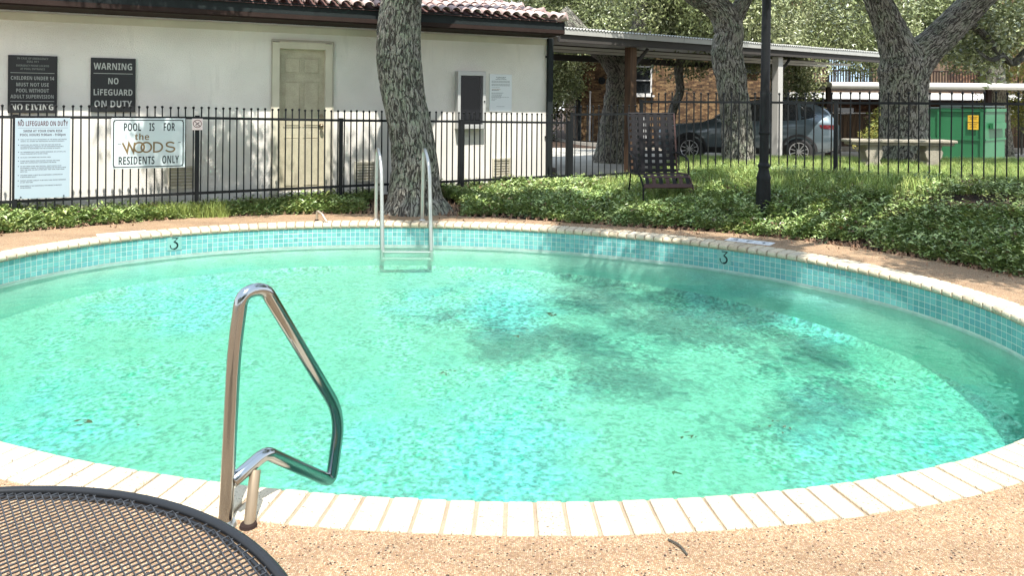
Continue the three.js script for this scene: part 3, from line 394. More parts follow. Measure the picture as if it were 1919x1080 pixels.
// signs wired to the low fence
{
  const put = (s, y, off) => { const q = onWall(s, y, FOFF + off); return q; };
  const wide = (c, t, x, y, px, w, align = 'center', weight = 'bold ') => { c.font = weight + px + 'px sans-serif'; c.textAlign = align; c.textBaseline = 'middle'; const m = c.measureText(t).width; c.save(); c.translate(x, y); c.scale(w / m, 1); c.fillText(t, 0, 0); c.restore(); };
  const rules = canvasMat(640, 1080, (c, w, h) => {
    c.fillStyle = '#93a2aa'; c.fillRect(0, 0, w, h);
    c.fillStyle = '#3c1216'; wide(c, 'NO LIFEGUARD ON DUTY', w / 2, 70, 92, 590); c.fillStyle = '#2a2026'; c.fillRect(30, 128, 580, 3); wide(c, 'SWIM AT YOUR OWN RISK', w / 2, 170, 46, 460); wide(c, 'POOL HOURS 9:00am - 9:00pm', w / 2, 222, 46, 540);
    const L = [['POOL IS FOR THE USE OF THE RESIDENTS OF THE WOODS AND INVITED', 'GUESTS. ALL OTHERS ARE TRESPASSING ON PRIVATE PROPERTY.'], ['GUESTS WILL BE LIMITED TO TWO PER UNIT AND MUST BE', 'ACCOMPANIED BY A RESIDENT OF THE APARTMENTS AVAILABLE.', 'RESIDENT IS RESPONSIBLE FOR THE ACTIONS OF GUESTS.'], ['ALL SWIMMERS MUST WEAR PROPER SWIMWEAR. NO CUT-OFFS, ETC.', 'COULD PROBLEMS WITH FILTER SYSTEM.'], ['NO GLASS CONTAINERS HELD IN POOL AREA.'], ['PLEASE WEAR PROPER SWIM DIAPERS FOR KIDS AND THEM', 'MAKE THAT CONTINUOUSLY CONTAMINATE THE WATER.'], ['DO NOT SWIM ALONE. MEN THE POOL. GUESTS SHOULD ALSO', 'BE EXTREMELY CAREFUL TO PREVENT RUNNING ON THE WALKS FROM', 'ONLY THE HOSE. DO NOT LITTER AREA. TAKE YOUR ITEMS HOME', 'WITH YOU.'], ['CHILDREN UNDER 14 MUST BE ACCOMPANIED & SUPERVISED BY', 'A RESPONSIBLE ADULT.'], ['PARENTS ASSUME LIABILITY TO BE SAFELY AND PROPER SWIMMING', 'AT ANY ONE TIME.'], ['MANAGEMENT IS NOT RESPONSIBLE FOR DAMAGE TO PROPERTY', 'OR BELONGINGS.']];
    c.fillStyle = '#1c2128'; let y = 285; for (const para of L) { c.beginPath(); c.arc(38, y, 6, 0, 7); c.fill(); for (const t of para) { wide(c, t, 60, y, 21, min(540, t.length * 9.4), 'left'); y += 24; } y += 24; }
  }, 0.45);
  const r = thing('pool_rules_sign', 'tall pale pool rules sign with small print wired to the fence', 'sign', put(-7.215, 0.795, 0.03), HOUSE.turn); obj('sign_board', rbx(0.565, 0.965, 0.006, 0.002), std([0.5, 0.55, 0.58], 0.5), r); obj('printed_text', panel(0.56, 0.96).translate(0, 0, 0.0045), rules, r);
  for (const [x, y] of [[-0.22, 0.46], [0.22, 0.46], [-0.22, -0.46], [0.22, -0.46]]) obj('bolt', cyl(0.008, 0.008, 0.01, x, y, 0.006, 8, PI / 2), iron, r);
  const woods = canvasMat(900, 680, (c, w, h) => {
    c.fillStyle = '#b4bdbd'; c.fillRect(0, 0, w, h);
    const rr = (x, y, ww, hh, q) => { c.beginPath(); c.moveTo(x + q, y); c.arcTo(x + ww, y, x + ww, y + hh, q); c.arcTo(x + ww, y + hh, x, y + hh, q); c.arcTo(x, y + hh, x, y, q); c.arcTo(x, y, x + ww, y, q); c.closePath(); };
    c.strokeStyle = '#10181a'; c.lineWidth = 13; rr(20, 20, w - 40, h - 40, 36); c.stroke(); c.fillStyle = '#131b1e';
    wide(c, 'POOL', 245, 115, 150, 220); wide(c, 'IS', 485, 115, 150, 72); wide(c, 'FOR', 700, 115, 150, 150); wide(c, 'RESIDENTS', 300, 575, 150, 450); wide(c, 'ONLY', 720, 570, 150, 215);
    c.fillStyle = '#6b5636'; wide(c, 'the', 365, 250, 120, 185);
    c.strokeStyle = '#6b5636'; c.lineWidth = 22; c.lineJoin = 'miter';
    c.beginPath(); c.moveTo(128, 330); c.lineTo(185, 460); c.lineTo(205, 335); c.lineTo(262, 460); c.lineTo(275, 325); c.stroke();
    c.beginPath(); c.ellipse(330, 393, 62, 66, 0, 0, 7); c.stroke(); c.beginPath(); c.ellipse(418, 393, 62, 66, 0, 0, 7); c.stroke();
    c.beginPath(); c.moveTo(512, 330); c.lineTo(512, 458); c.lineTo(545, 458); c.bezierCurveTo(640, 450, 640, 335, 545, 330); c.closePath(); c.stroke();
    c.beginPath(); c.moveTo(765, 345); c.bezierCurveTo(720, 310, 655, 330, 672, 372); c.bezierCurveTo(690, 405, 775, 385, 770, 425); c.bezierCurveTo(765, 470, 690, 470, 660, 435); c.stroke();
    c.strokeStyle = '#1c2426'; c.lineWidth = 8; c.beginPath(); c.moveTo(70, 342); c.lineTo(112, 342); c.moveTo(815, 332); c.lineTo(850, 332); c.stroke();
  }, 0.4);
  const w = thing('residents_sign', 'white sign with black border naming residents only on the fence', 'sign', put(-6.07, 0.957, 0.03), HOUSE.turn); obj('sign_board', rbx(0.84, 0.635, 0.008, 0.003), std([0.72, 0.74, 0.73], 0.4), w); obj('printed_text', panel(0.83, 0.626).translate(0, 0, 0.0055), woods, w);
  for (const [x, y] of [[-0.39, 0.29], [0.39, 0.29], [-0.39, -0.29], [0.39, -0.29]]) obj('bolt', cyl(0.007, 0.007, 0.01, x, y, 0.008, 8, PI / 2), iron, w);
  const ban = canvasMat(256, 296, (c, ww, h) => { c.fillStyle = '#d8c4bf'; c.fillRect(0, 0, ww, h); c.strokeStyle = '#4a1f1f'; c.lineWidth = 17; c.beginPath(); c.arc(128, 132, 98, 0, 7); c.stroke(); c.strokeStyle = '#2a2326'; c.lineWidth = 22; c.beginPath(); c.moveTo(80, 170); c.lineTo(175, 95); c.stroke(); c.lineWidth = 12; c.beginPath(); c.moveTo(92, 190); c.lineTo(170, 190); c.stroke(); c.strokeStyle = '#4a1f1f'; c.lineWidth = 17; c.beginPath(); c.moveTo(62, 66); c.lineTo(194, 198); c.stroke(); }, 0.5);
  const b = thing('prohibition_sign', 'small square sign with a crossed red circle on the fence post', 'sign', put(-5.506, 1.197, 0.042), HOUSE.turn); obj('sign_board', rbx(0.13, 0.15, 0.006, 0.002), std([0.6, 0.55, 0.53], 0.5), b); obj('printed_symbol', panel(0.126, 0.146).translate(0, 0, 0.0045), ban, b);
}

// ---------------------------------------------------------------- plants
const leafMat = phys(0xffffff, 0.36, { transmission: 0.08, thickness: 0, side: THREE.DoubleSide });
const leafRough = phys(0xffffff, 0.75, { transmission: 0.2, thickness: 0, side: THREE.DoubleSide });
// a spray of small folded leaves round the origin
function spray(n, radius, leaf, seed, flat = 1, slim = 0.45) {
  const r = rng(seed), pos = [], a = V(0, 0, 0), d = V(0, 0, 0), s = V(0, 0, 0), u = V(0, 0, 0), q = [];
  for (let k = 0; k < n; k++) {
    do a.set(r() * 2 - 1, r() * 2 - 1, r() * 2 - 1); while (a.lengthSq() > 1);
    a.multiplyScalar(radius); a.y *= flat; d.set(r() * 2 - 1, (r() * 2 - 1) * 0.7, r() * 2 - 1).normalize(); s.set(r() * 2 - 1, r() * 2 - 1, r() * 2 - 1).cross(d).normalize(); u.crossVectors(d, s);
    const L = leaf * (0.7 + 0.6 * r()), w = L * slim, f = 0.25 * w, P = (t, b, h) => [a.x + d.x * t + s.x * b + u.x * h, a.y + d.y * t + s.y * b + u.y * h, a.z + d.z * t + s.z * b + u.z * h];
    const root = P(-L / 2, 0, 0), tip = P(L / 2, 0, -f), e0 = P(0, w / 2, f), e1 = P(0, -w / 2, f);
    pos.push(...root, ...e1, ...tip, ...root, ...tip, ...e0);
  }
  const g = new THREE.BufferGeometry(); g.setAttribute('position', new THREE.Float32BufferAttribute(pos, 3)); g.computeVertexNormals(); return g;
}
const SPRAY = { small: spray(34, 0.20, 0.07, 4), near: spray(46, 0.30, 0.075, 1), mid: spray(52, 0.42, 0.11, 2), far: spray(60, 0.62, 0.19, 3) };
const OLIVE = [[0.19, 0.22, 0.085], [0.25, 0.28, 0.12], [0.15, 0.18, 0.065], [0.32, 0.34, 0.17], [0.12, 0.14, 0.055]];
const barkMats = { oak: std(0xffffff, 0.95, { map: rep(T.bark, 1, 0.8), bumpMap: rep(T.barkBump, 1, 0.8), bumpScale: 0.05 }) };
barkMats.oak.color = lin(0.86, 0.85, 0.79);
const exp = Math.exp;
// a limb through [x, y, Z, radius] points, with furrowed bark
function limb(pts, origin, seg = 20, step = 0.08, furrow = 0.02, seed = 1) {
  const c = new THREE.CatmullRomCurve3(pts.map(([x, y, Z]) => W(x, y, Z).sub(origin))), len = c.getLength(), n = max(6, Math.ceil(len / step)), P = c.getPoints(n), K = pts.length - 1;
  return sweep(P, (t, a, i, run) => {
    const f = t * K, k = min(K - 1, floor(f)), r = lerp(pts[k][3], pts[k + 1][3], f - k), u = a / (2 * PI), q = 25;
    const lump = fbm(u * 5, run * 2 + seed * 9, 5, BIG, seed, 3) - 0.5, root = exp(-run / 0.22) * 0.34 * pow(max(0, fbm(u * 7, 3 + seed, 7, BIG, seed + 4, 2) - 0.32), 0.8), e = fissure(u, run * 0.8 + 0.13 * seed, 36, 10, seed + 3);
    return r * (1 + 0.2 * lump + root) + furrow * (smooth(0.0, 0.28, e) - 0.7);
  }, seg, false);
}
function crown(parent, origin, blobs, geo, seed, tones = OLIVE, mat = leafMat, gap = 0.45) {   // blobs: [x, y, Z, rx, ry, rz, count]
  const r = rng(seed), list = [];
  for (const [x, y, Z, rx, ry, rz, n] of blobs) for (let k = 0; k < n; k++) {
    let a, b, c, d; do { a = r() * 2 - 1; b = r() * 2 - 1; c = r() * 2 - 1; d = a * a + b * b + c * c; } while (d > 1 || d < r() * 0.35);
    const px = x + a * rx, py = y + b * ry, pZ = Z + c * rz; if (n2(px * 1.3, py * 0.9 + pZ * 1.2, seed, 2) < gap) continue;
    const t = tones[floor(r() * tones.length)], v = 0.75 + 0.5 * r(); list.push([px - origin.x, py - origin.y, -pZ - origin.z, r() * 6.3, r() * 6.3, r() * 6.3, 0.75 + 0.6 * r(), t[0] * v, t[1] * v, t[2] * v]);
  }
  return instances('crown', geo, mat, list, parent);
}
function tree(name, label, at, limbs, blobs, o = {}) {        // limbs[0] is the trunk
  const g = thing(name, label, 'tree', [at[0], at[1], -at[2]], 0, o.group), origin = V(at[0], at[1], -at[2]), m = o.bark ?? barkMats.oak;
  const trunk = obj('trunk', limb(limbs[0], origin, o.seg ?? 28, o.step ?? 0.07, o.furrow ?? 0.02, o.seed), m, g);
  limbs.slice(1).forEach((l, i) => obj('limb', limb(l, origin, max(9, floor((o.seg ?? 28) * 0.6)), (o.step ?? 0.07) * 1.4, (o.furrow ?? 0.02) * 0.6, (o.seed ?? 1) + 5 + i), m, g));
  if (blobs.length) crown(g, origin, blobs, o.spray ?? SPRAY.mid, o.seed ?? 1, o.tones, o.leaf);
  return g;
}
function boughs(seed, box, n, rad, cnt) { const r = rng(seed), out = []; for (let k = 0; k < n; k++) out.push([lerp(box[0], box[1], r()), lerp(box[2], box[3], r()), lerp(box[4], box[5], r()), rad * (0.5 + 1.3 * r()), rad * (0.35 + 0.4 * r()), rad * (0.35 + 0.8 * r()), floor(cnt * (0.6 + 0.8 * r()))]); return out; }

// the oak whose bowed trunk rises beside the ladder; its crown spreads over the pool, above the picture
tree('oak_tree', 'oak with a bowed grey fissured trunk standing behind the pool ladder', [-1.35, 0.05, 10.32], [
  [[-1.345, -0.15, 10.30, 0.60], [-1.35, 0.02, 10.30, 0.47], [-1.36, 0.16, 10.31, 0.375], [-1.37, 0.41, 10.32, 0.34], [-1.385, 0.78, 10.33, 0.315], [-1.44, 1.15, 10.33, 0.30], [-1.50, 1.45, 10.34, 0.292], [-1.565, 1.8, 10.35, 0.296], [-1.605, 2.15, 10.35, 0.315], [-1.61, 2.45, 10.34, 0.31], [-1.565, 2.95, 10.3, 0.275], [-1.46, 3.6, 10.1, 0.27], [-1.3, 4.4, 9.7, 0.25]],
  [[-1.32, 4.1, 9.85, 0.22], [-0.9, 5.0, 9.0, 0.17], [0.1, 5.9, 7.7, 0.12], [1.0, 6.5, 6.4, 0.06]], [[-1.36, 3.9, 9.9, 0.2], [-2.0, 5.1, 9.8, 0.15], [-2.9, 6.3, 9.6, 0.07]], [[-1.3, 4.3, 9.75, 0.2], [-1.2, 5.4, 8.6, 0.14], [-1.2, 6.4, 7.3, 0.07]],
  [[-1.45, 3.6, 10.1, 0.17], [-0.6, 4.5, 10.6, 0.12], [0.6, 5.4, 11.0, 0.06]]],
  [...boughs(5, [-6.4, -2.4, 4.6, 5.8, 7.6, 8.8], 12, 0.5, 40), ...boughs(6, [-0.6, 2.8, 4.6, 5.6, 7.0, 8.4], 16, 0.40, 48), ...boughs(3, [-3.0, 0.4, 5.0, 6.2, 6.9, 8.2], 14, 0.5, 56), ...boughs(4, [-0.2, 2.4, 4.4, 5.4, 5.8, 7.4], 18, 0.40, 20)],
  { seg: 90, step: 0.03, furrow: 0.015, seed: 4, spray: SPRAY.small });
// second oak past the fence, leaning over the parking place
tree('oak_tree', 'leaning oak trunk behind the fence with the car parked beyond', [4.1, 0.4, 13.5], [
  [[4.13, 0.2, 13.5, 0.34], [4.12, 0.5, 13.5, 0.29], [4.07, 1.2, 13.5, 0.27], [3.96, 1.97, 13.5, 0.27], [3.87, 2.45, 13.5, 0.275], [3.90, 2.9, 13.5, 0.25], [3.72, 3.25, 13.45, 0.22], [3.3, 3.5, 13.4, 0.2], [2.6, 4.0, 13.2, 0.17]],
  [[3.9, 2.85, 13.5, 0.16], [4.3, 3.6, 13.6, 0.13], [5.0, 4.6, 13.8, 0.09]], [[3.0, 3.7, 13.3, 0.15], [2.4, 4.8, 12.6, 0.1], [2.0, 5.6, 12.0, 0.05]]],
  [...boughs(13, [2.2, 5.6, 4.8, 6.4, 11.6, 14.2], 20, 0.85, 44)], { seg: 40, furrow: 0.03, seed: 9, bark: barkMats.oak });
// dark forked oak over the stone bench
tree('oak_tree', 'dark forked oak towering over the stone bench', [7.4, 0.43, 14.0], [
  [[7.41, 0.2, 14, 0.52], [7.40, 0.5, 14, 0.45], [7.39, 1.2, 14, 0.41], [7.385, 1.9, 14, 0.42], [7.36, 2.3, 14, 0.43], [7.2, 2.75, 14, 0.30], [7.03, 3.15, 14, 0.25], [6.8, 3.7, 14, 0.23], [6.4, 4.8, 13.8, 0.2]],
  [[7.42, 2.05, 14, 0.36], [7.62, 2.4, 14, 0.34], [7.95, 2.75, 14, 0.30], [8.36, 3.16, 14, 0.27], [8.9, 3.7, 14, 0.25], [9.7, 4.6, 13.8, 0.2]],
  [[8.45, 3.2, 14, 0.1], [8.9, 2.95, 14.1, 0.07], [9.3, 2.5, 14.1, 0.055], [9.6, 2.35, 14.2, 0.04], [9.9, 2.6, 14.2, 0.03]], [[9.3, 2.5, 14.1, 0.05], [9.0, 2.42, 14.0, 0.035], [8.75, 2.6, 14.0, 0.02]], [[9.55, 2.36, 14.2, 0.04], [9.75, 2.75, 14.0, 0.03], [9.7, 3.3, 13.9, 0.02]]],
  [...boughs(15, [6.2, 9.6, 4.9, 6.4, 11.4, 13.6], 24, 0.85, 56), [8.9, 2.55, 14.3, 0.45, 0.35, 0.4, 14], [9.5, 2.75, 14.4, 0.6, 0.45, 0.5, 22], [9.3, 3.2, 14.5, 0.8, 0.4, 0.5, 26], [6.2, 3.35, 14.6, 0.5, 0.4, 0.4, 14], [7.7, 3.4, 14.9, 0.5, 0.4, 0.4, 12]], { seg: 44, furrow: 0.03, seed: 14, bark: barkMats.oak });
// oak at the bed's end whose boughs shade the deck
tree('oak_tree', 'oak trunk at the end of the bed past the lamp post', [6.88, 0.3, 9.5], [
  [[6.88, 0.0, 9.5, 0.36], [6.88, 0.4, 9.5, 0.27], [6.92, 1.2, 9.5, 0.24], [6.95, 2.4, 9.4, 0.23], [6.6, 3.6, 9.0, 0.22]], [[6.6, 3.5, 9.0, 0.2], [5.9, 4.6, 8.0, 0.16], [4.8, 5.5, 6.6, 0.1], [3.6, 6.0, 5.2, 0.05]], [[6.6, 3.4, 9.0, 0.17], [5.6, 4.8, 9.0, 0.12], [4.4, 5.6, 8.2, 0.06]], [[5.3, 5.1, 7.2, 0.1], [4.6, 5.7, 5.8, 0.07], [2.6, 6.2, 4.2, 0.03]]],
  [...boughs(23, [2.6, 7.4, 4.6, 6.0, 3.8, 6.6], 40, 0.46, 66), ...boughs(24, [-0.2, 3.6, 4.3, 5.2, 3.3, 6.0], 34, 0.36, 13), ...boughs(28, [2.6, 6.5, 4.6, 5.6, 6.3, 7.6], 12, 0.40, 46), ...boughs(27, [3.0, 8.4, 5.0, 6.2, 7.0, 9.0], 12, 0.42, 60), ...boughs(26, [0.9, 3.2, 4.2, 4.9, 2.5, 3.6], 8, 0.34, 12)], { seg: 30, seed: 21, spray: SPRAY.small });
// trees round the parking yard
tree('oak_tree', 'stout forked tree before the brick wall by the drive', [2.62, 0.1, 19.0], [
  [[2.55, -0.1, 19, 0.5], [2.58, 0.5, 19, 0.42], [2.62, 1.2, 19, 0.38], [2.70, 1.9, 19, 0.33], [2.70, 2.35, 19, 0.33], [2.42, 2.7, 19, 0.24], [2.0, 3.05, 19, 0.22], [1.2, 3.9, 19, 0.2]], [[2.7, 2.2, 19, 0.28], [2.95, 2.75, 19, 0.2], [3.2, 3.6, 19, 0.18], [3.3, 4.6, 19, 0.14]]],
  [...boughs(33, [2.8, 6.0, 3.5, 5.0, 17.6, 20.0], 20, 0.9, 46), ...boughs(34, [0.2, 4.6, 3.6, 6.0, 25.6, 27.4], 26, 0.9, 50)], { seg: 24, step: 0.12, furrow: 0.035, seed: 31, bark: barkMats.oak, spray: SPRAY.mid });
tree('oak_tree', 'slim crooked tree before the small brick wall window', [4.62, 0.1, 21.0], [
  [[4.45, 0, 21, 0.16], [4.5, 1.3, 21, 0.13], [4.72, 1.9, 21, 0.12], [4.68, 2.5, 21, 0.13], [4.85, 3.2, 21, 0.12], [4.8, 4.4, 21, 0.1]]],
  [[4.2, 2.95, 21.2, 0.55, 0.3, 0.4, 16], [5.2, 2.6, 21.3, 0.5, 0.4, 0.4, 12], ...boughs(43, [3.4, 7.4, 3.3, 5.0, 20, 22.5], 18, 0.9, 50)], { seg: 14, step: 0.14, seed: 41, bark: barkMats.oak, spray: SPRAY.mid });
tree('oak_tree', 'broad olive green tree rising behind the carport roof', [8.3, 0, 23.4], [[[8.3, -0.1, 23.4, 0.35], [8.4, 2, 23.4, 0.28], [8.2, 4.5, 23.4, 0.2]], [[8.35, 2.2, 23.4, 0.16], [7.4, 3.6, 23, 0.1]]],
  [...boughs(53, [5.4, 12.0, 3.1, 5.0, 21.6, 24.5], 40, 0.95, 60), [8.7, 2.5, 21.4, 0.8, 0.9, 0.5, 110], [9.2, 3.2, 21.6, 0.9, 0.7, 0.6, 90], [7.6, 3.3, 21.6, 0.9, 0.6, 0.6, 80]], { seg: 14, step: 0.2, seed: 51, bark: barkMats.oak, spray: SPRAY.mid });
tree('oak_tree', 'wide tree with open boughs behind the green dumpster', [15.2, 0, 23.0], [[[15.2, -0.1, 23, 0.35], [15.0, 2, 23, 0.28], [14.8, 4.5, 23, 0.2]]],
  [...boughs(63, [12.2, 18.4, 3.1, 5.2, 21.4, 24.4], 34, 0.95, 50), [11.6, 3.3, 22, 0.8, 0.5, 0.6, 20]], { seg: 14, step: 0.2, seed: 61, bark: barkMats.oak, spray: SPRAY.mid });
tree('shade_tree', 'bright leafy tree in sun seen past the house corner', [0.9, 0, 30], [[[0.9, 0, 30, 0.25], [0.8, 3, 30, 0.2], [0.9, 6, 30, 0.15]]],
  [...boughs(73, [-0.8, 2.2, 0.6, 5.6, 27.5, 30.5], 40, 0.9, 50)], { seg: 12, step: 0.3, seed: 71 });
{ // trees beyond the flats that read as one mass
  const b = []; const r = rng(83); for (let k = 0; k < 70; k++) b.push([lerp(-8, 46, r()), lerp(3, 12, r()), lerp(44, 50, r()), 2.6, 1.9, 2, 24]);
  const c = crown(scene, V(0, 0, 0), b, SPRAY.far, 81, OLIVE ); c.name = 'far_wood'; tag(c, 'mass of tree crowns beyond the brick flats', 'woodland');
}
// trees on the open side behind the photographer, which the steel and the water mirror
for (const [x, Z, label] of [[-6.5, -9.5, 'oak on the open side of the deck past the mesh table'], [0.5, -12, 'oak standing furthest off on the open side of the deck'], [7, -9, 'oak on the open side of the deck past the twig']])
  tree('oak_tree', label, [x, 0, Z], [[[x, -0.1, Z, 0.4], [x + 0.1, 1.5, Z, 0.3], [x - 0.1, 3.2, Z, 0.24], [x, 5, Z, 0.16]], [[x - 0.05, 2.6, Z, 0.18], [x - 1.2, 4.2, Z + 0.3, 0.1]]], boughs(floor(x * 7 + 300), [x - 4, x + 4, 2.2, 7.0, Z - 2, Z + 1.6], 40, 1.3, 26), { seg: 14, step: 0.2, seed: floor(x + 120), bark: barkMats.oak, spray: SPRAY.far });
// clipped shrubs with yellow-green leaves
for (const [x, y, Z, rx, ry, rz, n, label] of [[10.6, 0.75, 20.9, 0.8, 0.62, 0.5, 90, 'round yellow green shrub behind the stone bench'], [16.2, 2.5, 23.6, 1.2, 1.6, 0.8, 110, 'tall yellow leaved shrub beyond the flat carport'], [3.4, 0.35, 25.9, 0.5, 0.3, 0.35, 40, 'low green shrub in the kerbed strip by the flats']]) {
  const g = thing('shrub', label, 'shrub', [x, 0, -Z]), o = V(x, 0, -Z); obj('stem', [rod(V(0, -0.05, 0), V(0.05, y, 0), 0.03), rod(V(0, 0, 0), V(-0.2, y, 0.1), 0.02)], barkMats.oak, g); const c = crown(g, o, [[x, y, Z, rx, ry, rz, n * 3]], SPRAY.near, floor(x * 10), [[0.30, 0.30, 0.06], [0.22, 0.26, 0.06], [0.36, 0.33, 0.07]], leafRough); c.name = 'foliage';
}

// ground cover in the beds: creeping sprigs, one countless mass
{
  const sprig = (seed) => { const r = rng(seed), pos = []; for (let k = 0; k < 13; k++) { const a = r() * 6.28, h = 0.015 + 0.075 * r(), R = 0.015 + 0.06 * r(), x = cos(a) * R, z = sin(a) * R, L = 0.034 + 0.022 * r(), w = L * 0.52, da = a + (r() - 0.5) * 1.6, up = 0.1 + 0.5 * r(), dx = cos(da), dz = sin(da), n = hypot(1, up), sx = -dz, sz = dx; const P = (t, b, q) => [x + dx * t / n + sx * b, h + up * t / n + q, z + dz * t / n + sz * b]; pos.push(...P(0, 0, 0), ...P(L / 2, w / 2, 0.004), ...P(L, 0, -0.006), ...P(0, 0, 0), ...P(L, 0, -0.006), ...P(L / 2, -w / 2, 0.004)); } const g = new THREE.BufferGeometry(); g.setAttribute('position', new THREE.Float32BufferAttribute(pos, 3)); g.computeVertexNormals(); return g; };
  const r = rng(91), lists = [[]], tones = [[0.19, 0.27, 0.08], [0.26, 0.35, 0.11], [0.13, 0.20, 0.06], [0.34, 0.42, 0.17], [0.26, 0.30, 0.09]], brown = [0.16, 0.09, 0.05];
  const treeAt = [[-1.35, 10.3, 0.62], [6.62, 9.5, 0.4]];
  let tries = 0; while (lists[0].length < 30000 && tries++ < 400000) {
    const e = edgePts[floor(20 + r() * 165)], dx = e[0] - POOL.x, dz = e[1] - POOL.Z, l = hypot(dx, dz), d = 0.02 + r() * 3.0, x = e[0] + dx / l * d + (r() - 0.5) * 0.1, Z = e[1] + dz / l * d;
    if (abs(x / Z) > 0.76) continue;
    const sFence = (x - HOUSE.x) * sin(HOUSE.turn) - (Z - HOUSE.Z) * cos(HOUSE.turn); if (x < 1 && sFence < 0.35) continue;      // stops before the wall
    const patch = n2(x * 1.1, Z * 1.1, 94, 3), near = smooth(0.0, 0.35, d + (patch - 0.5) * 0.5); if (r() > near) continue;
    if (treeAt.some(([tx, tZ, tr]) => hypot(x - tx, Z - tZ) < tr * (0.8 + 0.8 * patch))) continue;
    if (x > 1.3 && r() < smooth(0.7, 1.5, d + (patch - 0.5) * 1.4) * 0.92) continue; if (n2(x * 2.6, Z * 2.6, 131, 2) < 0.36 && r() < 0.85) continue;
    const mound = 0.075 * smooth(0.05, 0.6, d) * (0.35 + 1.3 * patch), y = ground(x, Z) + mound * pow(r(), 0.45), t = r() < 0.035 ? brown : tones[floor(r() * 5)], v = (0.75 + 0.5 * r()) * (0.8 + 0.45 * n2(x * 0.7, Z * 0.7, 97));
    lists[0].push([x, y, -Z, (r() - 0.5) * 0.5, r() * 6.3, (r() - 0.5) * 0.5, 0.65 + 1.1 * r() * r(), t[0] * v, t[1] * v, t[2] * v]);
  }
  tag(instances("ground_cover", sprig(95), leafMat, lists[0], scene), "creeping leafy ground cover spread over the pool bed", "ground cover");
  // grass on the bank behind and under the fence
  const blade = (seed) => { const q = rng(seed), pos = [], idx = []; for (let k = 0; k < 9; k++) { const a = q() * 6.28, x = (q() - 0.5) * 0.09, z = (q() - 0.5) * 0.09, h = 0.13 + 0.15 * q(), bend = 0.03 + 0.11 * q(), w = 0.0065, dx = cos(a), dz = sin(a), b = pos.length / 3; for (let s = 0; s <= 3; s++) { const t = s / 3, o = bend * t * t, ww = w * (1 - t * 0.85); pos.push(x + dx * o - dz * ww, h * t * (1 - 0.12 * t), z + dz * o + dx * ww, x + dx * o + dz * ww, h * t * (1 - 0.12 * t), z + dz * o - dx * ww); } for (let s = 0; s < 3; s++) { const c = b + s * 2; idx.push(c, c + 1, c + 2, c + 1, c + 3, c + 2); } } const g = new THREE.BufferGeometry(); g.setAttribute('position', new THREE.Float32BufferAttribute(pos, 3)); g.setIndex(idx); g.computeVertexNormals(); return g; };
  const gl = []; const gt = [[0.22, 0.32, 0.07], [0.29, 0.37, 0.08], [0.17, 0.26, 0.06], [0.36, 0.40, 0.12]];
  tries = 0; while (gl.length < 21000 && tries++ < 400000) {
    const Z = 9 + pow(r(), 0.8) * 7.2, x = 1.1 + r() * 11.1; if (abs(x / Z) > 0.76 || x < 1.1 + r() * 1.2) continue; const d = edgeAt(x, Z), patch = n2(x * 1.1, Z * 1.1, 94, 3); if (d < 0.6 + (patch - 0.4) * 1.6 || Z > 15.4) continue; if (x < 2.7 && Z > 12.3) continue;
    if (r() > 0.3 + 0.7 * smooth(0.7, 1.5, d)) continue;
    const t = gt[floor(r() * 4)], v = 0.75 + 0.5 * r(); gl.push([x, ground(x, Z, d) - 0.01, -Z, 0, r() * 6.3, 0, (0.7 + 0.6 * r()) * (Z > 11.95 - (x - 2) * 0.69 ? 0.5 : 0.9), t[0] * v, t[1] * v, t[2] * v]);
  }
  tag(instances('grass', blade(99), leafRough, gl, scene), 'long bright grass on the bank under the tall fence', 'grass');
  const g2 = []; for (let k = 0; k < 260; k++) { const s = (r() - 0.5), x = -4.2 + s * 0.9 + (r() - 0.5) * 0.2, Z = 9.62 + s * 0.28 + (r() - 0.5) * 0.35; g2.push([x, ground(x, Z), -Z, 0, r() * 6.3, 0, 0.6 + 0.4 * r(), 0.24, 0.30, 0.06]); }
  tag(instances('grass', blade(98), leafRough, g2, scene), 'bright grass tuft in the narrow bed before the signs', 'grass');
  // fallen oak leaves along the bed's edge, round the trunk and a few on the deck
  const lg = spray(1, 0.001, 0.055, 7, 1, 0.4), fl = []; for (let k = 0; k < 7000; k++) { const e = edgePts[floor(20 + r() * 165)], dx = e[0] - POOL.x, dz = e[1] - POOL.Z, l = hypot(dx, dz), d = r() < 0.93 ? -0.03 + pow(r(), 1.6) * 0.7 : -0.5 * r() * r(), x = e[0] + dx / l * d, Z = e[1] + dz / l * d; if (abs(x / Z) > 0.76) continue; if (d < 0 && x < -2 && r() < 0.8) continue; const b = 0.6 + 0.9 * r(); fl.push([x, (d < 0 ? 0.006 : max(0.005, ground(x, Z) + 0.015)), -Z, (r() - 0.5) * 1.2, r() * 6.3, (r() - 0.5) * 1.2, 0.6 + 0.7 * r(), 0.24 * b, 0.15 * b, 0.095 * b]); }
  for (let k = 0; k < 900; k++) { const a = r() * 6.28, q = 0.4 + r() * 0.7, x = -1.35 + cos(a) * q * 1.3, Z = 10.3 + sin(a) * q; if (edgeAt(x, Z) < 0.02) continue; const b = 0.6 + 0.9 * r(); fl.push([x, ground(x, Z) + 0.02, -Z, (r() - 0.5), r() * 6.3, (r() - 0.5), 0.7 + 0.7 * r(), 0.26 * b, 0.17 * b, 0.11 * b]); }
  tag(instances('fallen_leaves', lg, std(0xffffff, 0.9, { side: THREE.DoubleSide }), fl, scene), 'dry brown fallen leaves along the edge of the bed', 'fallen leaves');
}

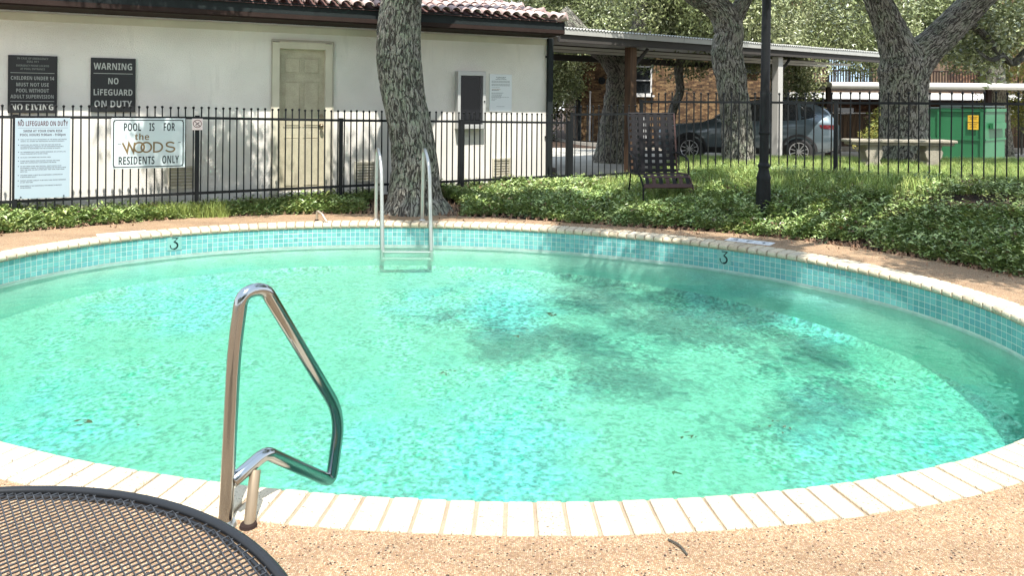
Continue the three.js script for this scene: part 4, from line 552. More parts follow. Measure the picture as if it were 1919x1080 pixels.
// ---------------------------------------------------------------- pool fittings
T.brushed = tex(256, 256, (u, v, c) => { const a = fbm(u * 60, v * 6, 60, 6, 131, 3), b = fbm(u * 8, v * 8, 8, 8, 132, 3); c[0] = c[1] = c[2] = 0.55 + 0.5 * (a - 0.5) + 0.5 * (b - 0.5); }, false);
const steel = phys([0.33, 0.35, 0.36], 0.34, { metalness: 1, roughnessMap: rep(T.brushed, 1) }), steelDull = phys([0.55, 0.54, 0.50], 0.45, { metalness: 1 });
steel.roughness = 0.24;
{ // hand rail in the foreground: a tall post, a loop out over the water and a short post
  const o = W(-1.006, 0, 2.616), L = (x, y, Z) => W(x, y, Z).sub(o), h = thing('hand_rail', 'bent stainless steel hand rail looping from the deck over the pool', 'hand rail', o.toArray());
  obj('rail_loop', bentTube([L(-1.006, -0.02, 2.616), L(-0.986, 0.62, 2.636), L(-0.966, 0.812, 2.652), L(-0.908, 0.818, 2.715), L(-0.711, 0.195, 3.09), L(-0.747, -0.085, 3.09), L(-0.906, 0.198, 2.745), L(-0.985, 0.150, 2.63)], 0.0245, [0, 0.12, 0.065, 0.055, 0.11, 0.05, 0.035, 0], 20), steel, h);
  obj('short_post', [bentTube([L(-0.922, -0.02, 2.612), L(-0.926, 0.160, 2.69)], 0.0195, 0.05, 18)], phys([0.34, 0.27, 0.19], 0.5, { metalness: 0.6, map: rep(T.stain, 3) }), h);
  obj('flange', [cyl(0.042, 0.036, 0.012, 0, 0.006, 0, 20)], steelDull, h); obj('flange', [cyl(0.031, 0.028, 0.010, 0.084, 0.005, 0.004, 20)], brownTrim, h);
}
{ // ladder on the far side: two hooped rails and treads going down into the water
  const o = W(-1.44, 0, 9.47), h = thing('pool_ladder', 'steel pool ladder with two hooped rails in front of the oak', 'ladder', o.toArray(), 0.03);
  for (const x of [-0.295, 0.295]) obj('rail', bentTube([V(x - 0.012, -0.02, 0), V(x - 0.004, 0.95, 0.0), V(x + 0.10, 0.76, 0.32), V(x + 0.15, -0.38, 0.50), V(x + 0.15, -0.42, 0.50)], 0.0245, [0, 0.14, 0.3, 0.02, 0], 14), steelDull, h);
  for (const y of [-0.31, -0.39]) obj('tread', rbx(0.58, 0.025, 0.07, 0.006, 0.149, y, 0.50), steelDull, h);
  for (const x of [-0.307, 0.283]) obj('flange', cyl(0.042, 0.036, 0.014, x, 0.007, 0, 16), steelDull, h);
}
{ // stub of a cut rail bent down onto the deck
  const o = W(-2.46, 0, 9.30), h = thing('rail_stub', 'short bent pipe stub on the deck beside the ladder', 'pipe'), L = (x, y, Z) => V(x, y, -Z); h.position.copy(o);
  obj('pipe', bentTube([L(0, -0.02, 0), L(0.005, 0.135, 0.0), L(0.085, 0.10, -0.06), L(0.16, 0.012, -0.13)], 0.016, 0.03, 10), phys([0.5, 0.42, 0.33], 0.5, { metalness: 0.8, map: rep(T.stain, 4) }), h); obj('collar', cyl(0.028, 0.022, 0.03, 0, 0.012, 0, 12), brownTrim, h);
}
{ // round mesh table at the photographer's side: expanded metal in a rolled rim on a pedestal
  const y0 = 0.72, R = 0.70, t = thing('mesh_table', 'round black table with expanded metal mesh top beside the hand rail', 'table', [-0.92, 0, -0.775]), black = phys([0.010, 0.011, 0.013], 0.42, { specularIntensity: 0.7, map: rep(T.grain, 2) }), wire = std([0.05, 0.052, 0.056], 0.42, { metalness: 0.5 });
  const rim = new THREE.TorusGeometry(R, 0.0095, 10, 120).rotateX(PI / 2).translate(0, y0, 0); obj('rim', [rim, new THREE.TorusGeometry(R - 0.016, 0.005, 6, 90).rotateX(PI / 2).translate(0, y0 - 0.004, 0)], black, t);
  // strands: zigzags that meet at their corners, leaving lozenge holes
  const pos = [], nor = [], px = 0.0170, pz = 0.0200, hw = 0.0010, th = 0.0012, seg = (ax, az, bx_, bz) => { const dx = bx_ - ax, dz = bz - az, l = hypot(dx, dz), nx = -dz / l * hw, nz = dx / l * hw, y = y0 + th, q = y0 - th; const A = [ax + nx, y, az + nz], B = [bx_ + nx, y, bz + nz], C = [bx_ - nx, y + 0.0006, bz - nz], D = [ax - nx, y + 0.0006, az - nz], E = [ax + nx, q, az + nz], F = [bx_ + nx, q, bz + nz], G = [bx_ - nx, q, bz - nz], H = [ax - nx, q, az - nz]; for (const f of [[A, B, C, D], [E, H, G, F], [A, E, F, B], [D, C, G, H]]) pos.push(...f[0], ...f[1], ...f[2], ...f[0], ...f[2], ...f[3]); };
  const rr = (R - 0.012) ** 2; for (let j = -36; j <= 36; j++) for (let i = -43; i <= 43; i++) { const x = i * px, z = j * pz, sg = 0.42; if (x * x + z * z > rr) continue; for (const s of [-1, 1]) { const x0 = x + s * px * 0.10, x1 = x + s * px * 0.5, z1 = z + pz * 0.5; seg(x - 0.0 + s * px * 0.0, z, x1, z1); } for (const s of [-1, 1]) { const x1 = x + s * px * 0.5, z1 = z - pz * 0.5; seg(x, z, x1, z1); } }
  const g = new THREE.BufferGeometry(); g.setAttribute('position', new THREE.Float32BufferAttribute(pos, 3)); g.computeVertexNormals(); const m = obj('mesh_top', g, wire, t); m.userData.kind = 'stuff';
  for (const a of [0.62, 0.62 + PI / 2]) obj('cross_bar', bx(R * 2 - 0.04, 0.012, 0.014, 0, y0 - 0.014, 0, a), black, t);
  obj('pedestal', [cyl(0.028, 0.028, y0 - 0.06, 0, (y0 - 0.06) / 2 + 0.03, 0, 16), cyl(0.06, 0.03, 0.06, 0, y0 - 0.05, 0, 16)], black, t);
  for (let k = 0; k < 4; k++) { const a = 0.4 + k * PI / 2; obj('foot', bentTube([V(0, 0.22, 0), V(cos(a) * 0.16, 0.10, sin(a) * 0.16), V(cos(a) * 0.36, 0.015, sin(a) * 0.36)], 0.016, 0.09, 10), black, t); }
}
{ // leaves and a twig adrift on the pool
  const r = rng(141), m = [std([0.035, 0.045, 0.012], 0.6, { side: THREE.DoubleSide }), std([0.06, 0.045, 0.02], 0.7, { side: THREE.DoubleSide }), std([0.02, 0.06, 0.02], 0.6, { side: THREE.DoubleSide })];
  const leafGeo = (n, rad, len, seed) => { const g = spray(n, rad, len, seed, 0.02, 0.45), p = g.attributes.position; for (let i = 0; i < p.count; i++) p.setY(i, p.getY(i) * 0.12); g.computeVertexNormals(); return g; };
  const spots = [[0.35, 6.22, 9, 0.05, 0.07, 'brown leaf clump adrift mid pool beyond the paler leaf bits'], [-0.42, 4.84, 14, 0.07, 0.035, 'loose cluster of dark leaf bits adrift mid pool'], [-0.25, 4.65, 9, 0.10, 0.025, 'thin scatter of leaf bits adrift beside the dark cluster'], [-2.35, 4.05, 6, 0.05, 0.06, 'green leaf clump adrift towards the mesh table'], [-2.05, 4.02, 3, 0.06, 0.03, 'three small leaves adrift next to a green leaf clump'], [0.80, 3.55, 3, 0.02, 0.05, 'dark green leaf adrift close to the coping'], [0.95, 3.95, 5, 0.05, 0.04, 'small leaf bits adrift over the mottled shallows'], [1.45, 4.10, 9, 0.12, 0.03, 'faint ring of leaf scraps adrift in open water'], [2.45, 4.75, 2, 0.02, 0.035, 'single leaf adrift in the sunlit water past the tree shade'], [1.32, 6.35, 6, 0.12, 0.04, 'leaf scraps adrift in the tree shade'], [1.30, 5.82, 6, 0.06, 0.03, 'tiny leaf scraps adrift under the tree shade'], [1.62, 6.62, 1, 0.01, 0.05, 'leaf adrift near the lamp post reflection'], [1.42, 5.45, 4, 0.05, 0.04, 'dark leaf pair adrift beside the shade edge'], [1.10, 7.62, 1, 0.01, 0.05, 'lone leaf adrift near the tiled wall'], [2.72, 6.55, 1, 0.01, 0.05, 'lone leaf drifting under the shaded coping'], [0.05, 5.62, 2, 0.03, 0.05, 'two slim leaves adrift mid pool']];
  spots.forEach(([x, Z, n, rad, len, label], i) => { const o = obj('floating_leaf', leafGeo(n, rad, len, 150 + i), m[i % 3]); o.position.set(x, WATER_Y + 0.006, -Z); o.rotation.y = r() * 6; tag(o, label, 'leaf', 'leaves adrift on the pool'); });
  const tw = obj('fallen_twig', bentTube([V(0, 0.006, 0), V(0.03, 0.010, 0.035), V(0.045, 0.006, 0.085)], 0.0035, 0.02, 6), barkMats.oak); tw.position.set(0.545, 0, -2.545); tag(tw, 'short dark twig lying on the pebbled deck', 'twig');
}

// ---------------------------------------------------------------- bank furniture
{ // lamp post with fluted base
  const p = thing('lamp_post', 'black cast iron lamp post rising from the planted bank', 'lamp post', [3.11, ground(3.11, 9.2) - 0.03, -9.2]); p.rotation.z = -0.008;
  const lathe = (pts, seg = 24) => new THREE.LatheGeometry(pts.map(([r, y]) => new THREE.Vector2(r, y)), seg);
  obj('base', lathe([[0.0, 0], [0.125, 0], [0.125, 0.04], [0.108, 0.06], [0.108, 0.085], [0.092, 0.11], [0.086, 0.30], [0.094, 0.32], [0.088, 0.35], [0.082, 0.50], [0.09, 0.52], [0.075, 0.56], [0.06, 0.64], [0.074, 0.66], [0.074, 0.68], [0.056, 0.71]]), iron, p);
  obj('shaft', lathe([[0.056, 0.71], [0.054, 1.05], [0.068, 1.07], [0.068, 1.09], [0.060, 1.10], [0.060, 1.55], [0.064, 1.57], [0.056, 1.60], [0.053, 3.7], [0.07, 3.72], [0.07, 3.78], [0.04, 3.8]], 20), iron, p);
  obj('access_cover', rbx(0.055, 0.14, 0.012, 0.004, 0.02, 0.42, 0.082), iron, p);
  obj('lantern', lathe([[0.04, 3.8], [0.10, 3.84], [0.12, 3.86], [0.17, 4.2], [0.18, 4.22], [0.05, 4.36], [0.02, 4.46], [0, 4.47]], 6), iron, p);
}
{ // woven metal strap chair
  const Zc = 10.45, x0 = 2.02, p = thing('strap_chair', 'dark woven metal strap chair with tall back on the grassy bank', 'chair', [x0, ground(x0, Zc) - 0.02, -Zc], 0.12), dark = phys([0.010, 0.009, 0.010], 0.6, { specularIntensity: 0.4 }), rust = std([0.055, 0.022, 0.018], 0.7, { map: rep(T.stain, 2) });
  const w = 0.66, back = (v) => { const t = v; return V(0, 0.37 + t * 0.84, -0.10 - 0.16 * t); }, seat = (t) => t < 0.75 ? V(0, 0.37 + 0.03 * t, -0.10 + t * 0.62) : V(0, 0.392 - 0.15 * pow((t - 0.75) / 0.25, 2), 0.365 + 0.17 * sin((t - 0.75) / 0.25 * 1.3));
  const strap = (a, b, ww, m, name, side) => { const d = b.clone().sub(a), g = bx(side === 'h' ? d.length() : ww, side === 'h' ? ww : d.length(), 0.004); if (side !== 'h') g.rotateX(atan2(d.z, d.y)); else g.rotateX(-0.19); return obj(name, g.translate((a.x + b.x) / 2, (a.y + b.y) / 2, (a.z + b.z) / 2), m, p); };
  for (let k = 0; k < 6; k++) { const x = -w / 2 + 0.06 + k * (w - 0.12) / 5, a = back(0.0), b = back(1), z = 0.006; strap(V(x, a.y, a.z + z), V(x, b.y, b.z + z), 0.062, dark, 'back_strap'); }
  for (let k = 0; k < 10; k++) { const c = back(0.04 + k / 9 * 0.93); strap(V(-w / 2, c.y, c.z), V(w / 2, c.y, c.z), 0.045, dark, 'back_strap', 'h'); }
  const prof = []; for (let k = 0; k <= 14; k++) prof.push(seat(k / 14));
  for (let k = 0; k < 7; k++) { const x = -w / 2 + 0.05 + k * (w - 0.10) / 6, pos = [], idx = []; prof.forEach((q) => { for (const s of [-0.026, 0.026]) pos.push(x + s, q.y + 0.004, q.z); }); for (let i = 0; i < 14; i++) { const a = i * 2; idx.push(a, a + 2, a + 1, a + 1, a + 2, a + 3); } const g = new THREE.BufferGeometry(); g.setAttribute('position', new THREE.Float32BufferAttribute(pos, 3)); g.setIndex(idx); g.computeVertexNormals(); obj('seat_strap', g, k % 2 ? rust : dark, p); }
  for (let k = 0; k < 8; k++) { const q = seat(0.06 + k / 7 * 0.92), q2 = seat(min(1, 0.07 + k / 7 * 0.92)), g = bx(w, 0.003, 0.05); g.rotateX(k < 6 ? 0 : (k - 5) * 0.5); obj('seat_strap', g.translate(0, q.y, q.z), k > 4 ? rust : dark, p); }
  for (const s of [-1, 1]) { const x = s * (w / 2 + 0.012); obj('side_frame', bentTube([V(x, 1.22, -0.265), V(x, 0.37, -0.10), V(x, 0.39, 0.36), V(x, 0.20, 0.56)], 0.013, 0.08, 10), s < 0 ? dark : rust, p); obj('front_leg', bentTube([V(x, 0.27, 0.52), V(x, -0.02, 0.53)], 0.011, 0.02, 8), dark, p); obj('rear_leg', bentTube([V(x, 0.37, -0.09), V(x, -0.02, -0.22)], 0.012, 0.02, 8), dark, p); obj('arm', bentTube([V(x, 0.66, -0.155), V(x + s * 0.03, 0.62, 0.12), V(x + s * 0.03, 0.60, 0.26), V(x + s * 0.01, 0.39, 0.34)], 0.012, 0.08, 8), dark, p); }
  obj('top_bar', rod(V(-w / 2 - 0.012, 1.215, -0.264), V(w / 2 + 0.012, 1.215, -0.264), 0.013), dark, p); obj('front_bar', rod(V(-w / 2 - 0.012, 0.235, 0.535), V(w / 2 + 0.012, 0.235, 0.535), 0.012), rust, p);
}
{ // cast stone bench
  const p = thing('stone_bench', 'pale cast stone bench on two scrolled pedestals under the dark oak', 'bench', [6.68, 0.42, -12.85], -0.05), st = std([0.52, 0.48, 0.40], 0.9, { map: rep(T.concrete, 1.2), bumpMap: rep(T.grainBump, 2), bumpScale: 0.01 });
  obj('seat', [rbx(1.78, 0.055, 0.46, 0.02, 0, 0.495, 0), rbx(1.70, 0.045, 0.40, 0.015, 0, 0.447, 0)], st, p);
  const prof = [[-0.19, 0], [-0.19, 0.05], [-0.14, 0.09], [-0.10, 0.16], [-0.15, 0.24], [-0.17, 0.31], [-0.13, 0.37], [-0.16, 0.425], [0.16, 0.425], [0.13, 0.37], [0.17, 0.31], [0.15, 0.24], [0.10, 0.16], [0.14, 0.09], [0.19, 0.05], [0.19, 0]];
  for (const x of [-0.47, 0.53]) obj('pedestal', extrude(prof.map(([a, b]) => [a * 0.82, b]), 0.30, 0.012).translate(x, 0, -0.15), st, p);
}

// ---------------------------------------------------------------- parking yard
{ // corrugated carport in front of the yard; local x along its front edge
  const A = W(0.80, 0, 13.45), B = W(9.5, 0, 19.05), L = A.distanceTo(B), turn = -atan2(B.z - A.z, B.x - A.x), c = thing('carport', 'long carport with corrugated metal roof joined to the house corner', 'carport', A.toArray(), turn);
  const sheet = std([0.46, 0.46, 0.43], 0.6, { metalness: 0.2, map: rep(T.stain, 1.1) }), beam = std([0.04, 0.035, 0.03], 0.8), pale = std([0.48, 0.46, 0.42], 0.6, { metalness: 0.2 }), n = 10, w = L / n, post = std([0.16, 0.10, 0.06], 0.85, { map: rep(T.wood, 2, 0.6) });
  const roof = obj('roof_frame', [bx(L, 0.16, 0.05, L / 2, 2.72, 0.02), bx(L, 0.16, 0.06, L / 2, 2.70, -2.0), bx(L, 0.16, 0.06, L / 2, 2.70, -4.4)], beam, c);
  for (let k = 0; k < n; k++) { const pos = [], idx = [], uv = [], S = 96; for (let i = 0; i <= S; i++) { const x = k * w + i / S * w, y = 2.895 + 0.014 * sin(x / 0.075 * 2 * PI) - 0.004 * (k % 2); pos.push(x, y, 0.10, x, y + 0.07, -4.7, x, y - 0.012, 0.10); uv.push(x, 0, x, 4.8, x, 0.02); } for (let i = 0; i < S; i++) { const a = i * 3; idx.push(a, a + 3, a + 1, a + 1, a + 3, a + 4, a, a + 2, a + 3, a + 2, a + 5, a + 3); } const g = new THREE.BufferGeometry(); g.setAttribute('position', new THREE.Float32BufferAttribute(pos, 3)); g.setAttribute('uv', new THREE.Float32BufferAttribute(uv, 2)); g.setIndex(idx); g.computeVertexNormals(); obj('roof_sheet', g, sheet, c); obj('edge_flashing', bx(w - 0.006, 0.11, 0.02, (k + 0.5) * w, 2.83, 0.075), sheet, c); }
  for (const z of [-0.9, -1.6]) obj('purlin', bx(L - 0.1, 0.05, 0.05, L / 2, 2.62 + 0.0 * z, z), pale, c);
  for (const [s, wd] of [[1.88, post], [6.35, pale]]) { obj('post', rbx(0.17, 2.7, 0.17, 0.01, s, 1.29, -0.15), wd, c); obj('brace', rod(V(s + 0.06, 2.25, -0.15), V(s + 0.45, 2.62, -0.15), 0.04, 4), beam, c); }
}
{ // flat carport by the dumpster
  const c = thing('flat_carport', 'low flat roofed carport with pale metal edge behind the dumpster', 'carport', [8.8, 0, -20.6]), pale = std([0.62, 0.60, 0.56], 0.6, { map: rep(T.stain, 0.6) });
  obj('roof_panel', [bx(9, 0.13, 4.2, 4.5, 2.13, -2.1)], pale, c); obj('edge_gutter', [new THREE.CylinderGeometry(0.085, 0.085, 9, 12).rotateZ(PI / 2).translate(4.5, 2.10, 0.05)], pale, c);
  for (const x of [0.08, 4.6, 8.8]) obj('post', rbx(0.12, 2.1, 0.12, 0.01, x, 1.03, -0.3), brownTrim, c);
}
{ // compact utility car, nose away to the house side
  const c = thing('parked_car', 'slate blue compact utility car parked beyond the iron fence', 'car', [6.25, 0.02, -20.05], -0.30), paint = phys([0.085, 0.115, 0.13], 0.3, { metalness: 0.35, clearcoat: 1, clearcoatRoughness: 0.06 }), glass = phys([0.02, 0.025, 0.03], 0.06, { clearcoat: 1 }), black = std([0.012, 0.012, 0.013], 0.6), rubber = std([0.012, 0.012, 0.012], 0.85), alloy = phys([0.55, 0.55, 0.56], 0.3, { metalness: 1 });
  // stations along the car: x, sill y, hip y, belt y, roof y, half widths at sill, hip, belt, roof
  const st = [[-2.27, 0.42, 0.55, 0.72, 0.76, 0.55, 0.66, 0.62, 0.50], [-2.15, 0.30, 0.58, 0.84, 0.90, 0.74, 0.82, 0.78, 0.62], [-1.7, 0.24, 0.62, 0.94, 1.00, 0.82, 0.90, 0.84, 0.70], [-1.05, 0.24, 0.64, 1.0, 1.06, 0.83, 0.92, 0.86, 0.72], [-0.80, 0.24, 0.64, 1.02, 1.14, 0.83, 0.92, 0.87, 0.70], [-0.05, 0.24, 0.64, 1.03, 1.58, 0.83, 0.92, 0.87, 0.60], [0.35, 0.24, 0.64, 1.04, 1.65, 0.83, 0.92, 0.87, 0.60], [1.1, 0.24, 0.65, 1.06, 1.66, 0.83, 0.92, 0.88, 0.60], [1.65, 0.26, 0.66, 1.09, 1.60, 0.82, 0.92, 0.87, 0.57], [2.02, 0.32, 0.68, 1.08, 1.42, 0.78, 0.89, 0.84, 0.58], [2.22, 0.40, 0.68, 1.04, 1.12, 0.70, 0.84, 0.80, 0.66], [2.30, 0.44, 0.68, 0.96, 1.0, 0.60, 0.78, 0.74, 0.62]];
  const ringOf = (s) => { const [x, y0, y1, y2, y3, w0, w1, w2, w3] = s, h = []; h.push([0, y0], [w0, y0], [lerp(w0, w1, 0.8), lerp(y0, y1, 0.35)], [w1, y1], [lerp(w1, w2, 0.4), lerp(y1, y2, 0.6)], [w2, y2], [lerp(w2, w3, 0.5), lerp(y2, y3, 0.52)], [w3, lerp(y2, y3, 0.94)], [w3 * 0.75, y3], [0, y3 + 0.015]); const all = [...h.map(([w, y]) => [x, y, w]), ...h.slice(1, -1).reverse().map(([w, y]) => [x, y, -w])]; return all; };
  const pos = [], idx = [], rs = st.map(ringOf), P = rs[0].length; rs.forEach((q) => q.forEach((v) => pos.push(...v))); for (let i = 0; i < st.length - 1; i++) for (let k = 0; k < P; k++) { const a = i * P + k, b = i * P + (k + 1) % P; idx.push(a, a + P, b, b, a + P, b + P); } for (const i of [0, st.length - 1]) for (let k = 1; k < P - 1; k++) idx.push(i * P, i * P + k, i * P + k + 1);
  const g = new THREE.BufferGeometry(); g.setAttribute('position', new THREE.Float32BufferAttribute(pos, 3)); g.setIndex(idx); g.computeVertexNormals(); obj('body', g, paint, c);
  const side = (x, y) => { let i = 0; while (i < st.length - 2 && st[i + 1][0] < x) i++; const f = clamp((x - st[i][0]) / (st[i + 1][0] - st[i][0])), s = st[i].map((v, k) => lerp(v, st[i + 1][k], f)), R = ringOf(s).slice(0, 10); for (let k = 0; k < 9; k++) if (y >= R[k][1] && y <= R[k + 1][1]) return lerp(R[k][2], R[k + 1][2], (y - R[k][1]) / max(1e-6, R[k + 1][1] - R[k][1])); return 0.6; };
  const patch = (poly, off, sgn) => { const N = 10, tri = THREE.ShapeUtils.triangulateShape(poly.map((p) => new THREE.Vector2(...p)), []), pp = [], sub = (a, b, d, k) => { if (!k) { for (const q of [a, b, d]) pp.push(q[0], q[1], sgn * (side(q[0], q[1]) + off)); return; } const m = (u, v) => [(u[0] + v[0]) / 2, (u[1] + v[1]) / 2], ab = m(a, b), bd = m(b, d), da = m(d, a); sub(a, ab, da, k - 1); sub(ab, b, bd, k - 1); sub(da, bd, d, k - 1); sub(ab, bd, da, k - 1); }; tri.forEach(([a, b, d]) => sub(poly[a], poly[b], poly[d], 2)); const q = new THREE.BufferGeometry(); q.setAttribute('position', new THREE.Float32BufferAttribute(pp, 3)); q.computeVertexNormals(); return q; };
  for (const s of [1, -1]) {
    obj('side_window', patch([[-0.55, 1.09], [0.42, 1.10], [0.42, 1.54], [0.02, 1.50]], 0.008, s), glass, c); obj('side_window', patch([[0.48, 1.10], [1.32, 1.13], [1.30, 1.53], [0.48, 1.54]], 0.008, s), glass, c); obj('quarter_window', patch([[1.38, 1.14], [1.78, 1.22], [1.62, 1.46], [1.38, 1.52]], 0.008, s), glass, c);
    obj('sill_trim', patch([[-1.0, 0.26], [1.0, 0.26], [1.0, 0.40], [-1.0, 0.40]], 0.012, s), black, c); obj('tail_light', patch([[1.86, 0.93], [2.20, 0.90], [2.20, 1.02], [1.80, 1.02]], 0.012, s), phys([0.09, 0.008, 0.01], 0.2, { clearcoat: 1 }), c);
    obj('door_mirror', rbx(0.12, 0.12, 0.16, 0.03, -0.62, 1.10, s * 0.96), paint, c);
    for (const x of [-1.38, 1.32]) { const arch = []; for (let k = 0; k <= 16; k++) { const a = PI * k / 16; arch.push([x + cos(a) * 0.445, 0.34 + sin(a) * 0.43]); } for (let k = 16; k >= 0; k--) { const a = PI * k / 16; arch.push([x + cos(a) * 0.39, 0.34 + sin(a) * 0.375]); } obj('wheel_arch', extrude(arch, 0.05, 0.006).translate(0, 0, s > 0 ? 0.885 : -0.935), black, c); obj('arch_liner', cyl(0.40, 0.40, 0.05, x, 0.36, s * 0.885, 24, PI / 2), black, c);
      const wh = obj('wheel', [cyl(0.325, 0.325, 0.2, x, 0.335, s * 0.83, 28, PI / 2), new THREE.TorusGeometry(0.275, 0.06, 10, 30).translate(x, 0.335, s * 0.925)], rubber, c); obj('rim', [new THREE.TorusGeometry(0.225, 0.014, 8, 28).translate(x, 0.335, s * 0.955), ...Array.from({ length: 10 }, (_, k) => bx(0.024, 0.20, 0.02, 0, 0.12, 0).rotateZ(k / 10 * 2 * PI).translate(x, 0.335, s * 0.952)), cyl(0.05, 0.05, 0.03, x, 0.335, s * 0.952, 14, PI / 2)], alloy, wh); }
  }
  obj('rear_window', bx(0.03, 0.40, 1.06, 2.135, 1.28, 0, 0, 0, 0.60), glass, c); obj('windscreen', bx(0.03, 0.66, 1.16, -0.47, 1.36, 0, 0, 0, -1.0), glass, c);
  obj('rear_spoiler', rbx(0.30, 0.04, 1.08, 0.015, 1.86, 1.575, 0), black, c); obj('rear_bumper', [rbx(0.24, 0.28, 1.5, 0.06, 2.22, 0.50, 0), rbx(0.16, 0.10, 1.3, 0.03, 2.27, 0.34, 0)], black, c); obj('bumper_trim', [bx(0.012, 0.02, 0.8, 2.345, 0.60, 0)], alloy, c);
  obj('tail_light_bar', rbx(0.03, 0.07, 1.28, 0.01, 2.285, 0.93, 0), phys([0.09, 0.008, 0.01], 0.2, { clearcoat: 1 }), c); obj('exhaust_trim', new THREE.TorusGeometry(0.06, 0.012, 6, 16).rotateY(PI / 2).scale(1, 0.7, 1.3).translate(2.345, 0.42, 0.5), alloy, c);
  obj('roof_rail', [rod(V(0, 1.70, 0.52), V(1.5, 1.70, 0.52), 0.02)], black, c); obj('roof_rail', [rod(V(0, 1.70, -0.52), V(1.5, 1.70, -0.52), 0.02)], black, c);
}
{ // dumpster seen on its corner
  const d = thing('dumpster', 'green steel dumpster with plastic lids standing in the parking yard', 'dumpster', [10.85, 0.02, -18.4], -0.85), green = std([0.018, 0.15, 0.055], 0.55, { map: rep(T.stain, 0.8) }), lid = std([0.03, 0.05, 0.045], 0.5);
  d.scale.setScalar(1.12);
  obj('bin_body', [bx(1.75, 1.16, 1.30, 0, 0.70, 0), bx(1.80, 0.07, 1.36, 0, 1.28, 0), bx(1.79, 0.035, 1.34, 0, 0.66, 0), bx(1.79, 0.06, 1.34, 0, 0.15, 0)], green, d);
  for (const x of [-0.82, 0, 0.82]) obj('rib', bx(0.06, 1.1, 0.03, x, 0.72, 0.665), green, d);
  for (const s of [-1, 1]) obj('lid', rbx(0.86, 0.035, 1.40, 0.012, s * 0.44, 1.335 + 0.02 * s, 0, 0), lid, d); for (const s of [-1, 1]) obj('lift_pocket', bx(0.07, 0.12, 0.9, s * 0.93, 0.95, 0), green, d);
  for (const [x, z] of [[-0.75, 0.5], [0.75, 0.5], [-0.75, -0.5], [0.75, -0.5]]) obj('caster', cyl(0.06, 0.06, 0.05, x, 0.06, z, 14, PI / 2), iron, d);
  const stick = canvasMat(128, 200, (c, w, h) => { c.fillStyle = '#c9a028'; c.fillRect(0, 0, w, h); c.fillStyle = '#2a2410'; c.fillRect(0, 96, w, 10); c.fillRect(14, 20, 100, 8); c.fillRect(24, 40, 80, 6); c.fillRect(20, 56, 88, 6); c.fillRect(18, 124, 92, 7); c.fillRect(30, 144, 68, 6); c.fillRect(22, 164, 84, 6); });
  obj('warning_sticker', panel(0.2, 0.30).translate(0.66, 1.02, 0.682), stick, d);
}
// ---------------------------------------------------------------- flats beyond the yard
const brickMat = std(0xffffff, 0.95, { map: rep(T.masonry, 0.4) }); brickMat.color = lin(0.36, 0.29, 0.22);
const paneMat = phys([0.012, 0.014, 0.016], 0.08, { clearcoat: 0.6 }), whiteTrim = std([0.55, 0.53, 0.50], 0.7);
function sash(parent, x, y, w, h, z, m = whiteTrim) { const f = obj('window', [bx(w + 0.12, 0.06, 0.08, x, y + h / 2 + 0.03, z), bx(w + 0.12, 0.06, 0.08, x, y - h / 2 - 0.03, z), bx(0.06, h, 0.08, x - w / 2 - 0.03, y, z), bx(0.06, h, 0.08, x + w / 2 + 0.03, y, z), bx(w, 0.04, 0.06, x, y, z)], m, parent); obj('pane', bx(w, h, 0.02, x, y, z - 0.02), paneMat, f); obj('sill', bx(w + 0.3, 0.07, 0.16, x, y - h / 2 - 0.10, z + 0.03), m, f); return f; }
{
  const b = thing('brick_flats', 'tan brick apartment block in shade beyond the carport', 'building', [2.5, 0, -28.5]);
  obj('wall', bx(7.6, 7.2, 8, 3.8, 3.5, -4), brickMat, b); obj('downpipe', rbx(0.10, 6.6, 0.09, 0.01, 0.03, 3.4, 0.06), darkTrim, b);
  sash(b, 2.22, 2.45, 1.05, 1.0, 0.03); sash(b, 2.22, 3.75, 1.05, 1.1, 0.03); sash(b, 6.3, 3.45, 0.9, 1.1, 0.03, darkTrim);
  obj('vent_cap', [cyl(0.14, 0.14, 0.06, 0.88, 2.42, 0.04, 14, PI / 2), cyl(0.07, 0.07, 0.10, 0.88, 2.42, 0.06, 12, PI / 2)], darkTrim, b); obj('standpipe', [rod(V(0.42, -0.1, 0.16), V(0.42, 1.95, 0.16), 0.035), new THREE.SphereGeometry(0.05, 10, 8).translate(0.42, 1.97, 0.16)], whiteTrim, b);
  obj('utility_box', rbx(0.4, 0.9, 0.2, 0.02, 2.4, 0.6, 0.12), std([0.32, 0.32, 0.31], 0.6), b);
}
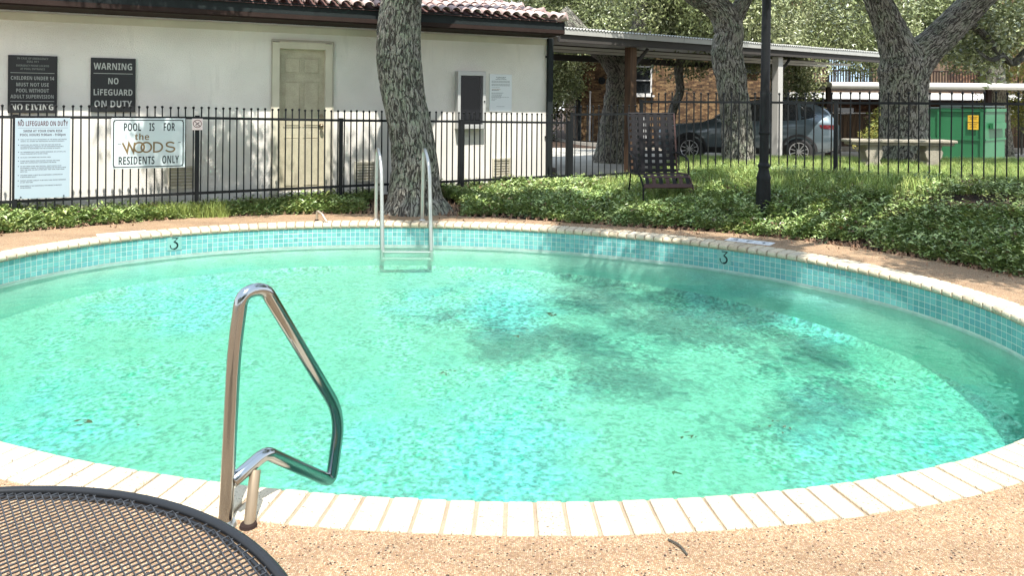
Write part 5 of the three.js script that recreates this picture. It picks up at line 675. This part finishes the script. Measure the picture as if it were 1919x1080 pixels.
{ // two-storey block with galleries and blinds
  const b = thing('gallery_flats', 'two storey flats with white gallery edge and railings beyond the car', 'building', [10.1, 0, -31.5]), red = std(0xffffff, 0.95, { map: rep(T.masonry, 0.4) }); red.color = lin(0.26, 0.185, 0.16);
  const timber = std([0.20, 0.15, 0.11], 0.9, { map: rep(T.wood, 0.5) });
  obj('wall', bx(24, 7.4, 8, 12, 3.5, -6.0), red, b); obj('gallery_slab', [bx(18, 0.28, 2.0, 9, 1.98, -1.0)], std([0.70, 0.68, 0.64], 0.8), b); obj('gallery_soffit', bx(17.9, 0.05, 1.9, 9, 1.80, -1.0), brownTrim, b); obj('upper_siding', bx(9.5, 2.2, 0.1, 4.75, 3.25, -1.94), timber, b);
  const rail = obj('railing', [bx(10.4, 0.06, 0.06, 5.2, 3.05, -0.06), bx(10.4, 0.04, 0.04, 5.2, 2.2, -0.06), bx(0.08, 1.0, 0.08, 0.04, 2.6, -0.06), bx(0.08, 1.0, 0.08, 10.3, 2.6, -0.06)], brownTrim, b);
  const bal = bx(0.035, 0.84, 0.035); for (let k = 0; k < 84; k++) { const m = obj('baluster', bal, brownTrim, rail); m.position.set(0.12 + k * 0.1235, 2.62, -0.06); }
  const glassDoor = obj('glass_door', [bx(0.08, 2.1, 0.08, 4.05, 3.25, -1.82), bx(0.08, 2.1, 0.08, 5.95, 3.25, -1.82), bx(1.98, 0.08, 0.08, 5.0, 4.30, -1.82), bx(0.06, 2.1, 0.06, 5.0, 3.25, -1.82)], darkTrim, b), slat = bx(0.085, 2.0, 0.01), blue = std([0.34, 0.46, 0.55], 0.7); for (let k = 0; k < 17; k++) { const m = obj('blind_slat', slat, blue, glassDoor); m.position.set(4.14 + k * 0.108, 3.25, -1.86); m.rotation.y = 0.5; }
  for (const x of [1.2, 7.8, 11.5]) sash(b, x, 3.3, 1.2, 1.2, -1.85, darkTrim);
  for (const x of [1.6, 4.6, 8.2]) { sash(b, x, 1.0, 1.4, 0.9, -1.97, timber); }
  for (const x of [0.1, 3.6, 7.1, 10.4, 13.8]) obj('gallery_post', bx(0.14, 1.85, 0.14, x, 0.9, -0.12), timber, b);
  const st = obj('stair', [bx(0.06, 0.2, 3.3, 0, 0, 0, 0, 0.6).translate(11.0, 1.0, 0.6), bx(0.06, 0.2, 3.3, 0, 0, 0, 0, 0.6).translate(12.1, 1.0, 0.6)], whiteTrim, b); for (let k = 0; k < 9; k++) obj('stair_tread', bx(1.04, 0.04, 0.28, 11.55, 0.2 + k * 0.2, 1.75 - k * 0.29), std([0.5, 0.48, 0.45], 0.8), st);
}
{ // board fence by the flats
  const f = thing('board_fence', 'weathered brown board fence in front of the gallery flats', 'fence', [9.6, 0, -25.6]), tones = [[0.16, 0.12, 0.09], [0.20, 0.15, 0.11], [0.13, 0.10, 0.08]].map((c) => std(c, 0.95, { map: rep(T.wood, 1, 0.4) })), g = bx(0.135, 1.25, 0.025, 0, 0.62, 0);
  for (let k = 0; k < 60; k++) { const m = obj('board', g, tones[floor(hash(k, 1, 7) * 3)], f); m.position.set(k * 0.145, 0.02 * hash(k, 2, 7), 0); } obj('fence_rail', bx(8.7, 0.08, 0.04, 4.3, 1.0, -0.035), tones[0], f); obj('fence_rail', bx(8.7, 0.08, 0.04, 4.3, 0.3, -0.035), tones[0], f); obj('top_board', bx(8.74, 0.03, 0.10, 4.3, 1.29, 0), whiteTrim, f);
}
renderer.render(scene, camera);
